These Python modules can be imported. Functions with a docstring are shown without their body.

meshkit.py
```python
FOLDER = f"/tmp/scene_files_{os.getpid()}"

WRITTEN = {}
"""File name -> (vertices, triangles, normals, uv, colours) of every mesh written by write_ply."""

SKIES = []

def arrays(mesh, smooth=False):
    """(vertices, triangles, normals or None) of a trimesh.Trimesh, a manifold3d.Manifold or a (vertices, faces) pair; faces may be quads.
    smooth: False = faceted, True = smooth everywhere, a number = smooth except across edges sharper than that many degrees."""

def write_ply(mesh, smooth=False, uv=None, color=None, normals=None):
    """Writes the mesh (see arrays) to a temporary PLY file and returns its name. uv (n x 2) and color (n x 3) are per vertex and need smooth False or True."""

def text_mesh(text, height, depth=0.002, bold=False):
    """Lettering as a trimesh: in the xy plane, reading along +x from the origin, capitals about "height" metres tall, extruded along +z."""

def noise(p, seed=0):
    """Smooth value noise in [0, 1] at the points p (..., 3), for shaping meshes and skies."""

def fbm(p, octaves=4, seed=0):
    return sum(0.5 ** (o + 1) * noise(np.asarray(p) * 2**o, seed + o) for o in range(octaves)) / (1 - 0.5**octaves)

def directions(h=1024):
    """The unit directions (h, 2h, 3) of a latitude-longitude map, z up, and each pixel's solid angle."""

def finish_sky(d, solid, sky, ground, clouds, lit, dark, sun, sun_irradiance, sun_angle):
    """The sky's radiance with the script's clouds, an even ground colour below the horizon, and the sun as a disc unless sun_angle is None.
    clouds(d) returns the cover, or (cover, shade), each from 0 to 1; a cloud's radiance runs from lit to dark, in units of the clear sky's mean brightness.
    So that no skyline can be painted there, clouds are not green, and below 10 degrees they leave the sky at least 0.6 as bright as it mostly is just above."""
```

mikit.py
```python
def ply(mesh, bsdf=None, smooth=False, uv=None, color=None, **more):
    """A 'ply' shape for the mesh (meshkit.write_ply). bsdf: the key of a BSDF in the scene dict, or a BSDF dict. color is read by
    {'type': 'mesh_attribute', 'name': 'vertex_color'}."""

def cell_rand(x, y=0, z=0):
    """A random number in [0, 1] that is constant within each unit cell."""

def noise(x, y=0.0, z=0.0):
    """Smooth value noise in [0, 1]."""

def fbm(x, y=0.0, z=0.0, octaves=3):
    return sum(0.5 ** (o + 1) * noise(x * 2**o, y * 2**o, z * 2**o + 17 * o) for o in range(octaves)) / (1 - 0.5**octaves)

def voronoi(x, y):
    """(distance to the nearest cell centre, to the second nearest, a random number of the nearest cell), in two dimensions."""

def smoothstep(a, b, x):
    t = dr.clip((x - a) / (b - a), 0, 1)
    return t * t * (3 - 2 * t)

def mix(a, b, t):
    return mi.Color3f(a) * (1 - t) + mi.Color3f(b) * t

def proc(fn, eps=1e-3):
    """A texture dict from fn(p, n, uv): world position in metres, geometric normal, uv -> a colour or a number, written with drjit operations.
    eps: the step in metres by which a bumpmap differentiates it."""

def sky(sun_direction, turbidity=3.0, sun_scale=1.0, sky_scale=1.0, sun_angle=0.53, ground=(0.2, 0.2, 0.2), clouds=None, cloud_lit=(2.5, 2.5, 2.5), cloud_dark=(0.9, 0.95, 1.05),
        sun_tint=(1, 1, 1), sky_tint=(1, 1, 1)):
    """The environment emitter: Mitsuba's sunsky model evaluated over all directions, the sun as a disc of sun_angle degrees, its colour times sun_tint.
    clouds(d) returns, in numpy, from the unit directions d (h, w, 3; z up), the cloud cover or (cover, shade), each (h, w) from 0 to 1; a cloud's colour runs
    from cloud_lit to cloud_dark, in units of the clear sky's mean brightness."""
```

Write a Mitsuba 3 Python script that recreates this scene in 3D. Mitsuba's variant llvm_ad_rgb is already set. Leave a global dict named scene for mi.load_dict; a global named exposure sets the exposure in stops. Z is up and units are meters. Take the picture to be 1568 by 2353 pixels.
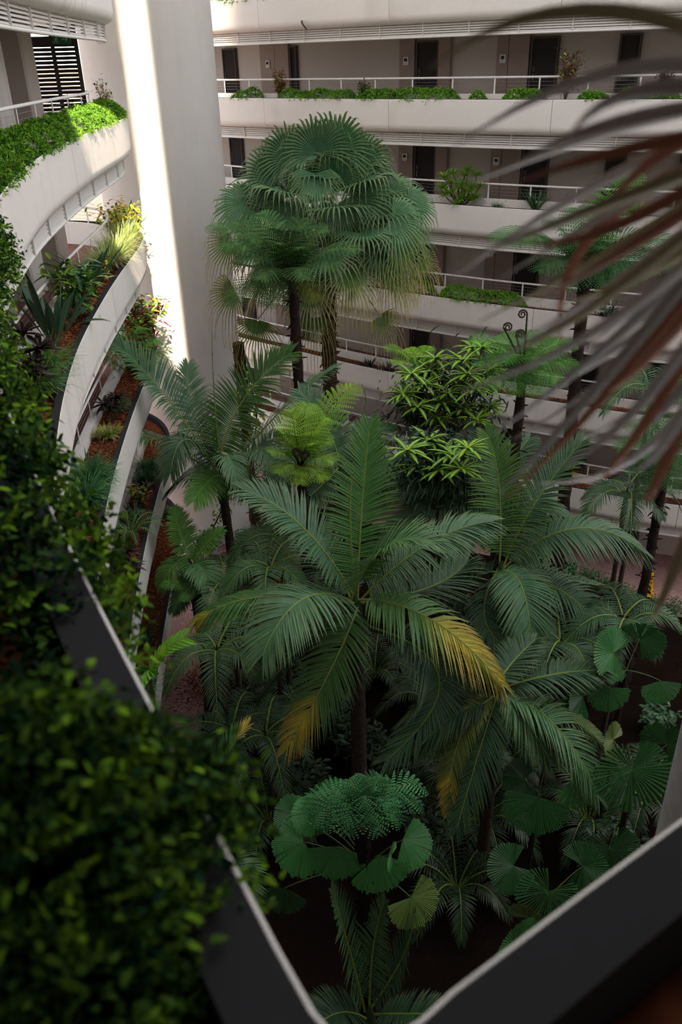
import math, random
import numpy as np, trimesh, drjit as dr, mitsuba as mi, mikit, meshkit
from mikit import proc, noise, fbm, smoothstep, mix, cell_rand
rng = np.random.default_rng(7); random.seed(7)

# ------------------------------------------------------------------ camera, sky, sun, exposure
W, H, F = 1568, 2353, 1889.0
PITCH, ROLL, G = 0.50413, -0.02644, 16.67          # G: height of the lens above the ground floor
EYE = np.array([0.0, 0.0, G])
FWD = np.array([0, math.cos(PITCH), -math.sin(PITCH)]); RIGHT0 = np.array([1.0, 0, 0]); UP0 = np.array([0, math.sin(PITCH), math.cos(PITCH)])
_c, _s = math.cos(ROLL), math.sin(ROLL)
RIGHT = _c * RIGHT0 + _s * UP0                       # image right and up, with the camera's small roll
UP = -_s * RIGHT0 + _c * UP0
scene, labels = {}, {}
T = mi.ScalarTransform4f
exposure = 0.0
scene['camera'] = {'type': 'thinlens', 'fov': 2 * math.degrees(math.atan(784 / F)), 'fov_axis': 'x', 'aperture_radius': 0.0055, 'focus_distance': 18.0,
                   'near_clip': 0.02, 'far_clip': 500.0,
                   'to_world': T().look_at(origin=EYE.tolist(), target=(EYE + FWD).tolist(), up=UP.tolist())}
SUN_TRAVEL = np.array([-0.2, 1.0, -0.52])
scene['sky'] = mikit.sky((-SUN_TRAVEL).tolist(), turbidity=4.0, sun_scale=1.5, sky_scale=1.0, ground=(0.25, 0.24, 0.22), sun_tint=(1.0, 1.08, 1.22),
                         clouds=lambda d: (0.97 * np.clip(meshkit.fbm(d * 2.2, 4, 3) * 2.0 + 0.1, 0, 1), 0.25), cloud_lit=(2.6, 2.58, 2.55), cloud_dark=(1.5, 1.5, 1.52))
exposure = 3.15

# ------------------------------------------------------------------ helpers
def at(px, py, d):
    """The point at forward distance d (metres along y) that the photograph shows at a pixel."""
    v = FWD * F + RIGHT * (px - W / 2) + UP * (H / 2 - py)
    return EYE + v * (d / v[1])

def at_z(px, py, z):
    v = FWD * F + RIGHT * (px - W / 2) + UP * (H / 2 - py)
    return EYE + v * ((z - G) / v[2])

_used = {}
def name(base, parent=None):
    stem = f'{parent}__{base}' if parent else base
    k = _used.get(stem, 0); _used[stem] = k + 1
    return stem if k == 0 else f'{stem}_{k:03d}'

def tag(key, label=None, cat=None, group=None, kind=None):
    d = labels.setdefault(key, {})
    for a, b in (('label', label), ('category', cat), ('group', group), ('kind', kind)):
        if b: d[a] = b
    return key

def thing(base, label, cat, group=None):
    return tag(name(base), label, cat, group)

def pack(c):
    c = np.sqrt(np.clip(c, 0, 1)); return np.c_[np.floor(c[:, 0] * 1023) + 0.01 + 0.98 * np.minimum(c[:, 1], 0.999), c[:, 2]]

class MB:
    """Collects vertices, triangles and vertex colours of one mesh."""
    def __init__(s): s.v, s.f, s.c, s.n = [], [], [], 0
    def add(s, v, f, col):
        v = np.asarray(v, float); f = np.asarray(f, int)
        if f.ndim == 2 and f.shape[1] == 4: f = np.vstack([f[:, [0, 1, 2]], f[:, [0, 2, 3]]])
        s.v.append(v); s.f.append(f + s.n); s.n += len(v)
        s.c.append(np.broadcast_to(np.asarray(col, float), (len(v), 3)))
    def mesh(s):
        return np.vstack(s.v), np.vstack(s.f), np.vstack(s.c)
    def build(s, base, bsdf, parent=None, smooth=False, **tags):
        if not s.v: return None
        v, f, c = s.mesh(); key = name(base, parent)
        if not smooth and np.abs(c[f] - c[f[:, :1]]).max() > 1e-9:   # one colour per face: faces get corners of their own
            c = np.repeat(c[f].mean(1), 3, 0); v = v[f].reshape(-1, 3); f = np.arange(len(v)).reshape(-1, 3)
        elif smooth: c = np.broadcast_to(c.mean(0), c.shape)
        scene[key] = mikit.ply((v, f), bsdf, smooth=smooth, uv=pack(c))
        if tags: tag(key, **tags)
        return key

def shape(mesh, bsdf, smooth=False):
    if bsdf not in PAINT: return mikit.ply(mesh, bsdf, smooth=smooth)
    n = len(mesh[0]) if isinstance(mesh, tuple) else len(mesh.vertices)
    return mikit.ply(mesh, 'paint', smooth=bool(smooth), uv=pack(np.tile(PAINT[bsdf], (n, 1))))

def put(base, mesh, bsdf, parent=None, smooth=False, **tags):
    key = name(base, parent); scene[key] = shape(mesh, bsdf, smooth)
    if tags: tag(key, **tags)
    return key

def nrm(a):
    a = np.asarray(a, float); return a / (np.linalg.norm(a, axis=-1, keepdims=True) + 1e-12)

def spline(pts, n):
    from scipy.interpolate import CubicSpline
    p = np.asarray(pts, float); d = np.r_[0, np.cumsum(np.linalg.norm(np.diff(p, axis=0), axis=1))]
    return CubicSpline(d, p)(np.linspace(0, d[-1], n))

def tube_mesh(p, r, sides=7, caps=True):
    p = np.asarray(p, float); r = np.broadcast_to(r, (len(p),))
    t = nrm(np.gradient(p, axis=0)); ref = np.where(np.abs(t[:, 2:]) < 0.95, [0, 0, 1.0], [1.0, 0, 0])
    a = nrm(np.cross(t, ref)); b = np.cross(t, a); an = np.arange(sides) * 2 * np.pi / sides
    v = p[:, None] + r[:, None, None] * (np.cos(an)[None, :, None] * a[:, None] + np.sin(an)[None, :, None] * b[:, None])
    i, j = np.meshgrid(np.arange(len(p) - 1), np.arange(sides), indexing='ij')
    q = np.stack([i * sides + j, (i + 1) * sides + j, (i + 1) * sides + (j + 1) % sides, i * sides + (j + 1) % sides], -1).reshape(-1, 4)
    f = np.vstack([q[:, [0, 1, 2]], q[:, [0, 2, 3]]])
    v = v.reshape(-1, 3)
    if caps:
        n = len(v); v = np.vstack([v, p[0], p[-1]]); k = np.arange(sides); e = (len(p) - 1) * sides
        f = np.vstack([f, np.stack([k, (k + 1) % sides, k * 0 + n], 1), np.stack([e + (k + 1) % sides, e + k, k * 0 + n + 1], 1)])
    return v, f

def box_mesh(cx, cy, z0, z1, hx, hy, ang=0.0, bevel=0.0):
    """A box on plan centre (cx, cy), half sizes hx, hy, turned by ang; its vertical edges are chamfered."""
    b = bevel or min(hx, hy) * 0.12
    o = np.array([[-hx + b, -hy], [hx - b, -hy], [hx, -hy + b], [hx, hy - b], [hx - b, hy], [-hx + b, hy], [-hx, hy - b], [-hx, -hy + b]])
    c, s = math.cos(ang), math.sin(ang); o = o @ np.array([[c, s], [-s, c]]) + [cx, cy]
    n = len(o); v = np.vstack([np.c_[o, np.full(n, z0)], np.c_[o, np.full(n, z1)]])
    i = np.arange(n); j = (i + 1) % n
    f = np.vstack([np.stack([i, j, j + n], 1), np.stack([i, j + n, i + n], 1), [[0, k + 1, k] for k in range(1, n - 1)], [[n, n + k, n + k + 1] for k in range(1, n - 1)]])
    return v, f

class Plan:
    """A plan curve (outer rim of a wing, seen from the atrium) with inward normals."""
    def __init__(s, pts, inward):
        s.p = np.asarray(pts, float); t = nrm(np.gradient(s.p, axis=0)); n = np.stack([-t[:, 1], t[:, 0]], 1) * inward
        s.n = n; s.d = np.r_[0, np.cumsum(np.linalg.norm(np.diff(s.p, axis=0), axis=1))]; s.L = s.d[-1]
    def pt(s, u, off=0.0):
        x = np.stack([np.interp(u, s.d, s.p[:, k]) for k in (0, 1)], -1); n = nrm(np.stack([np.interp(u, s.d, s.n[:, k]) for k in (0, 1)], -1))
        return x + n * np.asarray(off)[..., None] if np.ndim(off) else x + n * off
    def normal(s, u): return nrm(np.stack([np.interp(u, s.d, s.n[:, k]) for k in (0, 1)], -1))
    def ang(s, u):
        n = s.normal(u); return math.atan2(n[1], n[0]) - math.pi / 2
    def sweep(s, prof, z, u0=None, u1=None, closed=True):
        """Sweeps a profile [(inward offset, height)] along the curve between arc lengths u0 and u1."""
        u0 = 0 if u0 is None else u0; u1 = s.L if u1 is None else u1
        us = np.unique(np.r_[u0, s.d[(s.d > u0 + 1e-6) & (s.d < u1 - 1e-6)], u1])
        prof = np.asarray(prof, float); m = len(prof); base = s.pt(us); n = s.normal(us)
        v = np.concatenate([base[:, None, :] + n[:, None, :] * prof[None, :, :1], np.broadcast_to(z + prof[None, :, 1:], (len(us), m, 1))], -1).reshape(-1, 3)
        k = m if closed else m - 1
        i, j = np.meshgrid(np.arange(len(us) - 1), np.arange(k), indexing='ij')
        q = np.stack([i * m + j, i * m + (j + 1) % m, (i + 1) * m + (j + 1) % m, (i + 1) * m + j], -1).reshape(-1, 4)
        f = np.vstack([q[:, [0, 1, 2]], q[:, [0, 2, 3]]])
        if closed:
            import shapely, shapely.geometry as sg
            e = trimesh.creation.triangulate_polygon(sg.Polygon(prof), engine='earcut')[1] % m
            f = np.vstack([f, e, e[:, ::-1] + (len(us) - 1) * m])
        return v, f
    def tube(s, off, z, r, u0=None, u1=None, sides=8):
        u0 = 0 if u0 is None else u0; u1 = s.L if u1 is None else u1
        us = np.unique(np.r_[u0, s.d[(s.d > u0 + 1e-6) & (s.d < u1 - 1e-6)], u1])
        return tube_mesh(np.c_[s.pt(us, off), np.full(len(us), z)], r, sides)

# ------------------------------------------------------------------ materials
PAINT = {}
def lam(c, *_): return {'type': 'twosided', 'bsdf': {'type': 'diffuse', 'reflectance': c}}
def f_plaster(p, n, uv):
    streak = fbm(p.x * 5 + p.y * 5, p.z * 0.5, 3.0, 3); big = fbm(p.x * 0.6, p.y * 0.6, p.z * 0.6, 3)
    w = smoothstep(0.58, 0.85, streak) * 0.35 + 0.12 * big
    return mix((0.76, 0.73, 0.705), (0.52, 0.49, 0.465), w)
scene['plaster'] = lam(proc(f_plaster), 0.7, 0.2)
def f_column(p, n, uv):
    g = fbm(p.x * 3, p.y * 3, p.z * 1.2, 4); s = fbm(p.x * 9 + p.y * 9, 1.0, p.z * 0.35, 3)
    return mix((0.62, 0.60, 0.585), (0.48, 0.46, 0.45), 0.4 * g + 0.15 * smoothstep(0.5, 0.9, s))
scene['column_plaster'] = lam(proc(f_column), 0.8, 0.15)
PAINT['white_paint'] = (0.78, 0.77, 0.76)
PAINT['slat_paint'] = (0.66, 0.64, 0.62)
PAINT['grey_steel'] = (0.30, 0.30, 0.30)
PAINT['wall_paint'] = (0.52, 0.46, 0.425)
PAINT['pilaster_paint'] = (0.33, 0.255, 0.225)
PAINT['door_paint'] = (0.045, 0.042, 0.042)
PAINT['door_frame_paint'] = (0.10, 0.085, 0.08)
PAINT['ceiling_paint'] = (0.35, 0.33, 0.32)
PAINT['trough_lining'] = (0.035, 0.035, 0.038)
def f_tile(p, n, uv):
    gx, gy = p.x * 6.6, p.y * 6.6; fx, fy = gx - dr.floor(gx), gy - dr.floor(gy)
    line = dr.maximum(smoothstep(0.93, 0.97, fx), smoothstep(0.93, 0.97, fy)); r = cell_rand(dr.floor(gx), dr.floor(gy))
    return mix(mix((0.235, 0.115, 0.10), (0.30, 0.155, 0.135), r), (0.12, 0.07, 0.065), line)
scene['floor_tile'] = lam(proc(f_tile), 0.45, 0.4)
def f_pave(p, n, uv):
    gx, gy = p.x * 5 + p.y * 2.2, p.y * 5 - p.x * 2.2; fx, fy = gx - dr.floor(gx), gy - dr.floor(gy)
    line = dr.maximum(smoothstep(0.92, 0.97, fx), smoothstep(0.92, 0.97, fy)); r = cell_rand(dr.floor(gx), dr.floor(gy))
    return mix(mix((0.34, 0.20, 0.19), (0.42, 0.26, 0.245), r), (0.22, 0.14, 0.14), line)
scene['paving'] = lam(proc(f_pave), 0.55, 0.3)
def f_soil(p, n, uv):
    g = noise(p.x * 30, p.y * 30, p.z * 30); b = fbm(p.x * 2, p.y * 2, 0.0, 3)
    return mix((0.055, 0.020, 0.012), (0.19, 0.065, 0.032), g * b * 1.6)
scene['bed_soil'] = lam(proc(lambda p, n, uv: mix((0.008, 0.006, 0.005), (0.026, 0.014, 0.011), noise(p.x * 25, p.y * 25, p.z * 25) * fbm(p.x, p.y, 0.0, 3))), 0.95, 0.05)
scene['soil'] = lam(proc(f_soil), 0.95, 0.05)
def f_own(p, n, uv):
    """Each leaf, board or chip carries its own colour, packed in its texture coordinates."""
    k = dr.floor(uv.x); return mi.Color3f(dr.square(k / 1023), dr.square((uv.x - k - 0.01) / 0.98), dr.square(uv.y))
VC = proc(f_own)
scene['leaf'] = {'type': 'twosided', 'bsdf': {'type': 'principled', 'base_color': VC, 'roughness': 0.42, 'specular': 0.36}}
scene['leaf_matte'] = lam(VC)
scene['paint'], scene['chip'] = lam(VC), lam(VC)
scene['bark'] = lam(proc(lambda p, n, uv: f_own(p, n, uv) * (0.55 + 0.9 * noise(p.x * 14, p.y * 14, p.z * 30))))

# ------------------------------------------------------------------ the building
LEFT_PTS = [(-9.2, 26.7), (-7.6, 26.4), (-6.3, 25.6), (-5.5, 24.4), (-5.1, 22.6), (-4.96, 20.5), (-4.82, 18.2), (-4.62, 15.9), (-4.36, 13.6), (-3.98, 11.4), (-3.5, 9.3), (-2.9, 7.2), (-2.15, 5.0), (-1.3, 3.05), (-0.56, 1.6)]
_a = spline(LEFT_PTS, 110)
_tip = [(-0.30, 1.12), (-0.11, 0.77), (-0.055, 0.675), (-0.02, 0.635), (0.03, 0.63), (0.09, 0.66), (0.14, 0.70), (0.35, 0.84)]
_b = spline([(0.58, 0.99), (1.6, 1.62), (3.2, 2.55), (5.5, 3.8), (8.5, 5.4), (12, 7.6), (15, 10.5)], 50)
LEFT = Plan(np.vstack([_a, _tip, _b]), -1)
RIGHT_PTS = [(-9.5, 40.5), (-6.6, 36.9), (-4.5, 34.3), (-1.9, 32.1), (0, 30.5), (2.8, 28.4), (5.3, 26.7), (7.6, 25.4), (9.7, 24.3), (11.8, 23.5), (15.8, 22.4), (20, 21.8)]
RWING = Plan(spline(RIGHT_PTS, 90), 1)
assert LEFT.normal(20.0)[0] < 0 and RWING.normal(10.0)[1] > 0, (LEFT.normal(20.0), RWING.normal(10.0))
RIM0, STOREY = G - 1.17, 3.0                         # rim of the lens's own storey
def rim(k): return RIM0 + STOREY * k                 # k = 0 is the storey of the lens, -4 the lowest gallery

TROUGH = [(0.006, 0), (0, -0.006), (0, -0.72), (0.025, -0.83), (0.08, -0.905), (0.17, -0.95), (0.30, -0.965), (0.95, -0.965), (0.95, 0.12), (0.80, 0.12), (0.80, -0.24), (0.11, -0.24), (0.11, -0.006), (0.10, 0)]
WORD = {1: 'sixth', 0: 'fifth', -1: 'fourth', -2: 'third', -3: 'second', -4: 'lowest'}
JOINT = 5.4
def gallery(plan, k, side, louvre_span, rail_span):
    r = rim(k); where = f'{WORD[k]} gallery of the {side} wing'
    b = thing('balcony', f'white curved concrete planter balcony of the {where}', 'balcony')
    # the parapet is cast in panels with open joints between them
    u = 0.0
    while u < plan.L - 0.01:
        u1 = min(plan.L, u + JOINT); put('parapet_panel', plan.sweep(TROUGH, r, u + (0.006 if u else 0), u1 - 0.006), 'plaster', b, smooth=35); u = u1
    put('trough_lining', plan.sweep([(0.1105, -0.22), (0.118, -0.22), (0.118, 0.006), (0.012, 0.006), (0.009, 0.0005), (0.1105, 0.0005)], r), 'trough_lining', b, label='dark waterproof lining inside the planter')
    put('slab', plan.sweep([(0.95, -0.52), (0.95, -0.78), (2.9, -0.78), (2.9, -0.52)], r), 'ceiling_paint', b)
    put('floor_tiles', plan.sweep([(0.95, -0.52), (2.7, -0.52), (2.7, -0.495), (0.95, -0.495)], r), 'floor_tile', b, label='reddish brown tiled gallery floor')
    put('planter_soil', plan.sweep([(0.112, -0.235), (0.80, -0.235), (0.80, -0.16), (0.45, -0.13), (0.112, -0.17)], r), 'soil', b, label='dark soil in the planter')
    rl = thing('railing', f'white tubular railing along the {where}', 'railing')
    a0, a1 = rail_span
    put('handrail', plan.tube(0.875, r + 0.56, 0.033, a0, a1), 'white_paint', rl, smooth=50)
    us = np.arange(a0 + 0.3, a1, 1.45)
    for x in us:
        q = plan.pt(x, 0.875); v, f = box_mesh(q[0], q[1], r + 0.12, r + 0.54, 0.022, 0.009, plan.ang(x))
        put('rail_post', (v, f), 'white_paint', rl)
    for z in (0.24, 0.34, 0.44): put('wire', plan.tube(0.875, r + z, 0.0035, a0, a1, 4), 'grey_steel', rl)
    if louvre_span:
        l0, l1 = louvre_span; lv = thing('louvre_screen', f'pale slatted louvre screen hung under the {where}', 'louvre screen')
        us = list(np.arange(l0, l1 - 0.5, 1.55)) + [l1]
        for x0, x1 in zip(us[:-1], us[1:]):
            for j in range(5):
                z = -0.995 - 0.062 * j
                put('slat', plan.sweep([(0.30, z), (0.306, z + 0.003), (0.272, z - 0.044), (0.266, z - 0.044)], r, x0 + 0.012, x1 - 0.012), 'slat_paint', lv)
        for x in us:
            q = plan.pt(x, 0.285); put('divider', box_mesh(q[0], q[1], r - 1.30, r - 0.966, 0.012, 0.045, plan.ang(x)), 'slat_paint', lv)
        put('bottom_rail', plan.tube(0.285, r - 1.32, 0.034, l0, l1), 'white_paint', lv, smooth=50)
    return b

def chips(plan, k, u0, u1, n, owner, off=(0.14, 0.78)):
    """Wood-chip mulch scattered on the planter's soil."""
    m = MB(); r = rim(k); us = rng.uniform(u0, u1, n); o = rng.uniform(*off, n); q = plan.pt(us, o)
    for i in range(n):
        a, t = rng.uniform(0, 2 * np.pi), rng.uniform(-0.5, 0.5); L, w = rng.uniform(0.025, 0.06), rng.uniform(0.008, 0.018)
        d = np.array([math.cos(a) * math.cos(t), math.sin(a) * math.cos(t), math.sin(t)]) * L; s = np.array([-math.sin(a), math.cos(a), rng.uniform(-.4, .4)]) * w
        c = np.array([q[i, 0], q[i, 1], r - 0.13 + rng.uniform(-0.01, 0.025) - 0.025 * abs(o[i] - 0.45) / 0.35])
        v = np.array([c - d - s, c + d - s * 0.6, c + d + s * 0.6, c - d + s, c + np.array([0, 0, 0.007])])
        tone = rng.uniform(0.6, 1.25) * np.array([0.36, 0.115, 0.05]) * (1 if rng.random() > 0.15 else 0.45)
        m.add(v, [[0, 1, 4], [1, 2, 4], [2, 3, 4], [3, 0, 4]], tone)
    m.build('mulch', 'chip', owner, label='orange brown wood chip mulch in the planter', kind='stuff')

LV_L = (3.0, 26.5); RL_L = (0.6, 31.2); RL_R = (0.3, RWING.L - 0.2)
def u_of(plan, x, y): return plan.d[np.argmin(np.hypot(plan.p[:, 0] - x, plan.p[:, 1] - y))]
UL_APEX = u_of(LEFT, 0.0, 0.635)
BAL = {}
for k in range(1, -5, -1):
    BAL['L', k] = gallery(LEFT, k, 'left', (4.0, UL_APEX - 2.0), (1.0, UL_APEX - 0.5 if k == 0 else LEFT.L - 3))
    BAL['R', k] = gallery(RWING, k, 'right', (0.2, RWING.L - 0.2), RL_R)

# back walls of the galleries, one piece per storey and wing
for k in range(2, -6, -1):
    r = rim(k)
    if k < 2:
        put('wall_right', RWING.sweep([(2.7, -0.50), (2.7, 2.2), (2.9, 2.2), (2.9, -0.50)], r), 'wall_paint', kind='structure')
        put('wall_left', LEFT.sweep([(2.7, -0.50), (2.7, 2.2), (2.9, 2.2), (2.9, -0.50)], r, 6.3), 'wall_paint', kind='structure')
put('roof_left', LEFT.sweep([(0.0, -0.98), (0.0, -0.45), (3.2, -0.45), (3.2, -0.98)], rim(2)), 'plaster', kind='structure')
put('wall_left_upper', LEFT.sweep([(0.0, -0.45), (0.0, 8.0), (0.4, 8.0), (0.4, -0.45)], rim(2), 1.0, float(LEFT.d[np.argmin(np.abs(LEFT.p[:110, 1] - 15.5))])), 'plaster', kind='structure')
put('roof_right', RWING.sweep([(0.0, -0.98), (0.0, -0.45), (3.2, -0.45), (3.2, -0.98)], rim(2)), 'plaster', kind='structure')

# the round tower between the wings
TOWER = np.array([-5.55, 29.0]); TR = 2.02
_n = 96; _an = np.arange(_n) * 2 * np.pi / _n
_v = np.vstack([np.c_[TOWER[0] + TR * np.cos(_an), TOWER[1] + TR * np.sin(_an), np.full(_n, z)] for z in (0.0, 8.0, 16.0, 26.0)])
_f = []
for _i in range(3):
    for _j in range(_n): _f.append([_i * _n + _j, _i * _n + (_j + 1) % _n, (_i + 1) * _n + (_j + 1) % _n, (_i + 1) * _n + _j])
put('round_tower', (_v, _f), 'column_plaster', smooth=True, label='tall round concrete tower with a vertical stripe of sunlight', cat='column')

# paved ground floor, and the tall block behind the lens that keeps the sun out of most of the court
put('floor', trimesh.creation.box(extents=[70, 80, 0.3], transform=trimesh.transformations.translation_matrix([5, 20, -0.15])), 'paving', kind='structure')
put('wall_back', box_mesh(1.15 + 1.6, -3.9, 0.0, G + 18.5, 1.6, 0.6, 0.0, 0.05), 'plaster', kind='structure')
put('wall_back', box_mesh(-4.875, -3.9, G + 12.5, G + 24, 5.125, 0.6, 0.0, 0.05), 'plaster', kind='structure')
put('wall_back', box_mesh(-10.4, -3.9, 0.0, G + 24, 0.6, 0.6, 0.0, 0.05), 'plaster', kind='structure')
put('wall_back', box_mesh(24.8 + 60, -108, 0.0, G + 76, 60, 2, 0.0, 0.5), 'plaster', kind='structure')

# ------------------------------------------------------------------ plants: the shared shapes
Z = np.array([0, 0, 1.0])
PROFILES = {'leaflet': [0.45, 1.0, 0.75, 0.04], 'strap': [0.5, 0.85, 1.0, 0.8, 0.06], 'ellipse': [0.12, 0.95, 0.85, 0.04], 'pinnule': [0.8, 1.0, 0.1], 'grass': [0.7, 1.0, 0.7, 0.05],
            'paddle': [0.16, 0.2, 0.8, 1.0, 0.75, 0.05], 'needle': [0.8, 1.0, 0.15], 'segment': [0.5, 1.0, 1.0, 0.9, 0.08]}
def blades(p0, d, n, L, w, droop=0.0, prof='leaflet', fold=0.0):
    """Many leaf blades at once: roots p0, directions d, face normals n, lengths L, half widths w, sag. -> vertices (N, S, K, 3), faces."""
    pf = np.asarray(PROFILES[prof]); S = len(pf); N = len(p0); s = np.linspace(0, 1, S)
    L = np.broadcast_to(L, (N,)); w = np.broadcast_to(w, (N,)); droop = np.broadcast_to(droop, (N,)); d = nrm(d)
    c = p0[:, None] + d[:, None] * (L[:, None] * s)[..., None] - Z * (droop[:, None] * L[:, None] * s ** 2)[..., None]
    t = nrm(d[:, None] - Z * (2 * droop[:, None] * s)[..., None])
    wd = nrm(np.cross(t, np.broadcast_to(n[:, None], t.shape))); hw = (w[:, None] * pf)[..., None]
    if fold:
        up = np.cross(wd, t)
        v = np.stack([c - wd * hw, c - up * hw * fold, c + wd * hw], 2); K = 3
    else:
        v = np.stack([c - wd * hw, c + wd * hw], 2); K = 2
    i, j = np.meshgrid(np.arange(S - 1), np.arange(K - 1), indexing='ij'); a = (i * K + j).ravel()
    q = np.stack([a, a + 1, a + K + 1, a + K], 1); q = np.vstack([q[:, [0, 1, 2]], q[:, [0, 2, 3]]])
    f = (q[None] + (np.arange(N) * S * K)[:, None, None]).reshape(-1, 3)
    return v, f

def tint(base, n, jit=0.18, hue=0.06):
    base = np.broadcast_to(np.asarray(base, float), (n, 3))
    return base * (1 + rng.uniform(-jit, jit, (n, 1))) * (1 + rng.uniform(-hue, hue, (n, 3)))

def add_blades(mb, colr, *a, tipcol=None, tipmix=None, **k):
    v, f = blades(*a, **k); N, S, K, _ = v.shape; c = np.broadcast_to(colr, (N, 3))[:, None, None, :] * np.ones((N, S, K, 1))
    if K == 3: c = c * np.array([1.0, 0.86, 1.0])[None, None, :, None]
    if tipcol is not None:
        m = (np.linspace(0, 1, S) ** 1.5)[None, :, None, None] * np.broadcast_to(1.0 if tipmix is None else tipmix, (N,))[:, None, None, None]
        c = c * (1 - m) + np.asarray(tipcol) * m
    mb.add(v.reshape(-1, 3), f, c.reshape(-1, 3))

def bez(a, m, b, n):
    a, m, b = map(np.asarray, (a, m, b)); c = 2 * m - 0.5 * (a + b); t = np.linspace(0, 1, n)[:, None]
    return (1 - t) ** 2 * a + 2 * t * (1 - t) * c + t ** 2 * b

GREEN = np.array([0.042, 0.118, 0.042]); LIME = np.array([0.22, 0.37, 0.04]); FRESH = np.array([0.085, 0.22, 0.042]); DEEP = np.array([0.022, 0.062, 0.028]); STEEL = np.array([0.060, 0.140, 0.070])
YELLOW = np.array([0.62, 0.47, 0.03]); STRAW = np.array([0.50, 0.38, 0.17]); BROWN = np.array([0.16, 0.085, 0.04]); BLACKRED = np.array([0.022, 0.012, 0.012]); RED = np.array([0.35, 0.03, 0.03])

def frame_of(P, face):
    """Along a stem: tangents, sideways and leaf-face normals; face 0 = horizontal spread, 1 = turned to the open middle of the court."""
    t = nrm(np.gradient(P, axis=0)); h = P[-1] - P[0]; h = nrm(np.array([h[0], h[1], 1e-3]))
    side = np.cross(h, Z); n0 = np.cross(side, t); out = nrm(np.array([0.6, 11.0, G + 4]) - P)
    n = nrm(n0 * (1 - face) + (out - t * (out * t).sum(1, keepdims=True)) * face)
    s = nrm(np.cross(t, n)); return t, s, np.cross(s, t)

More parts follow.
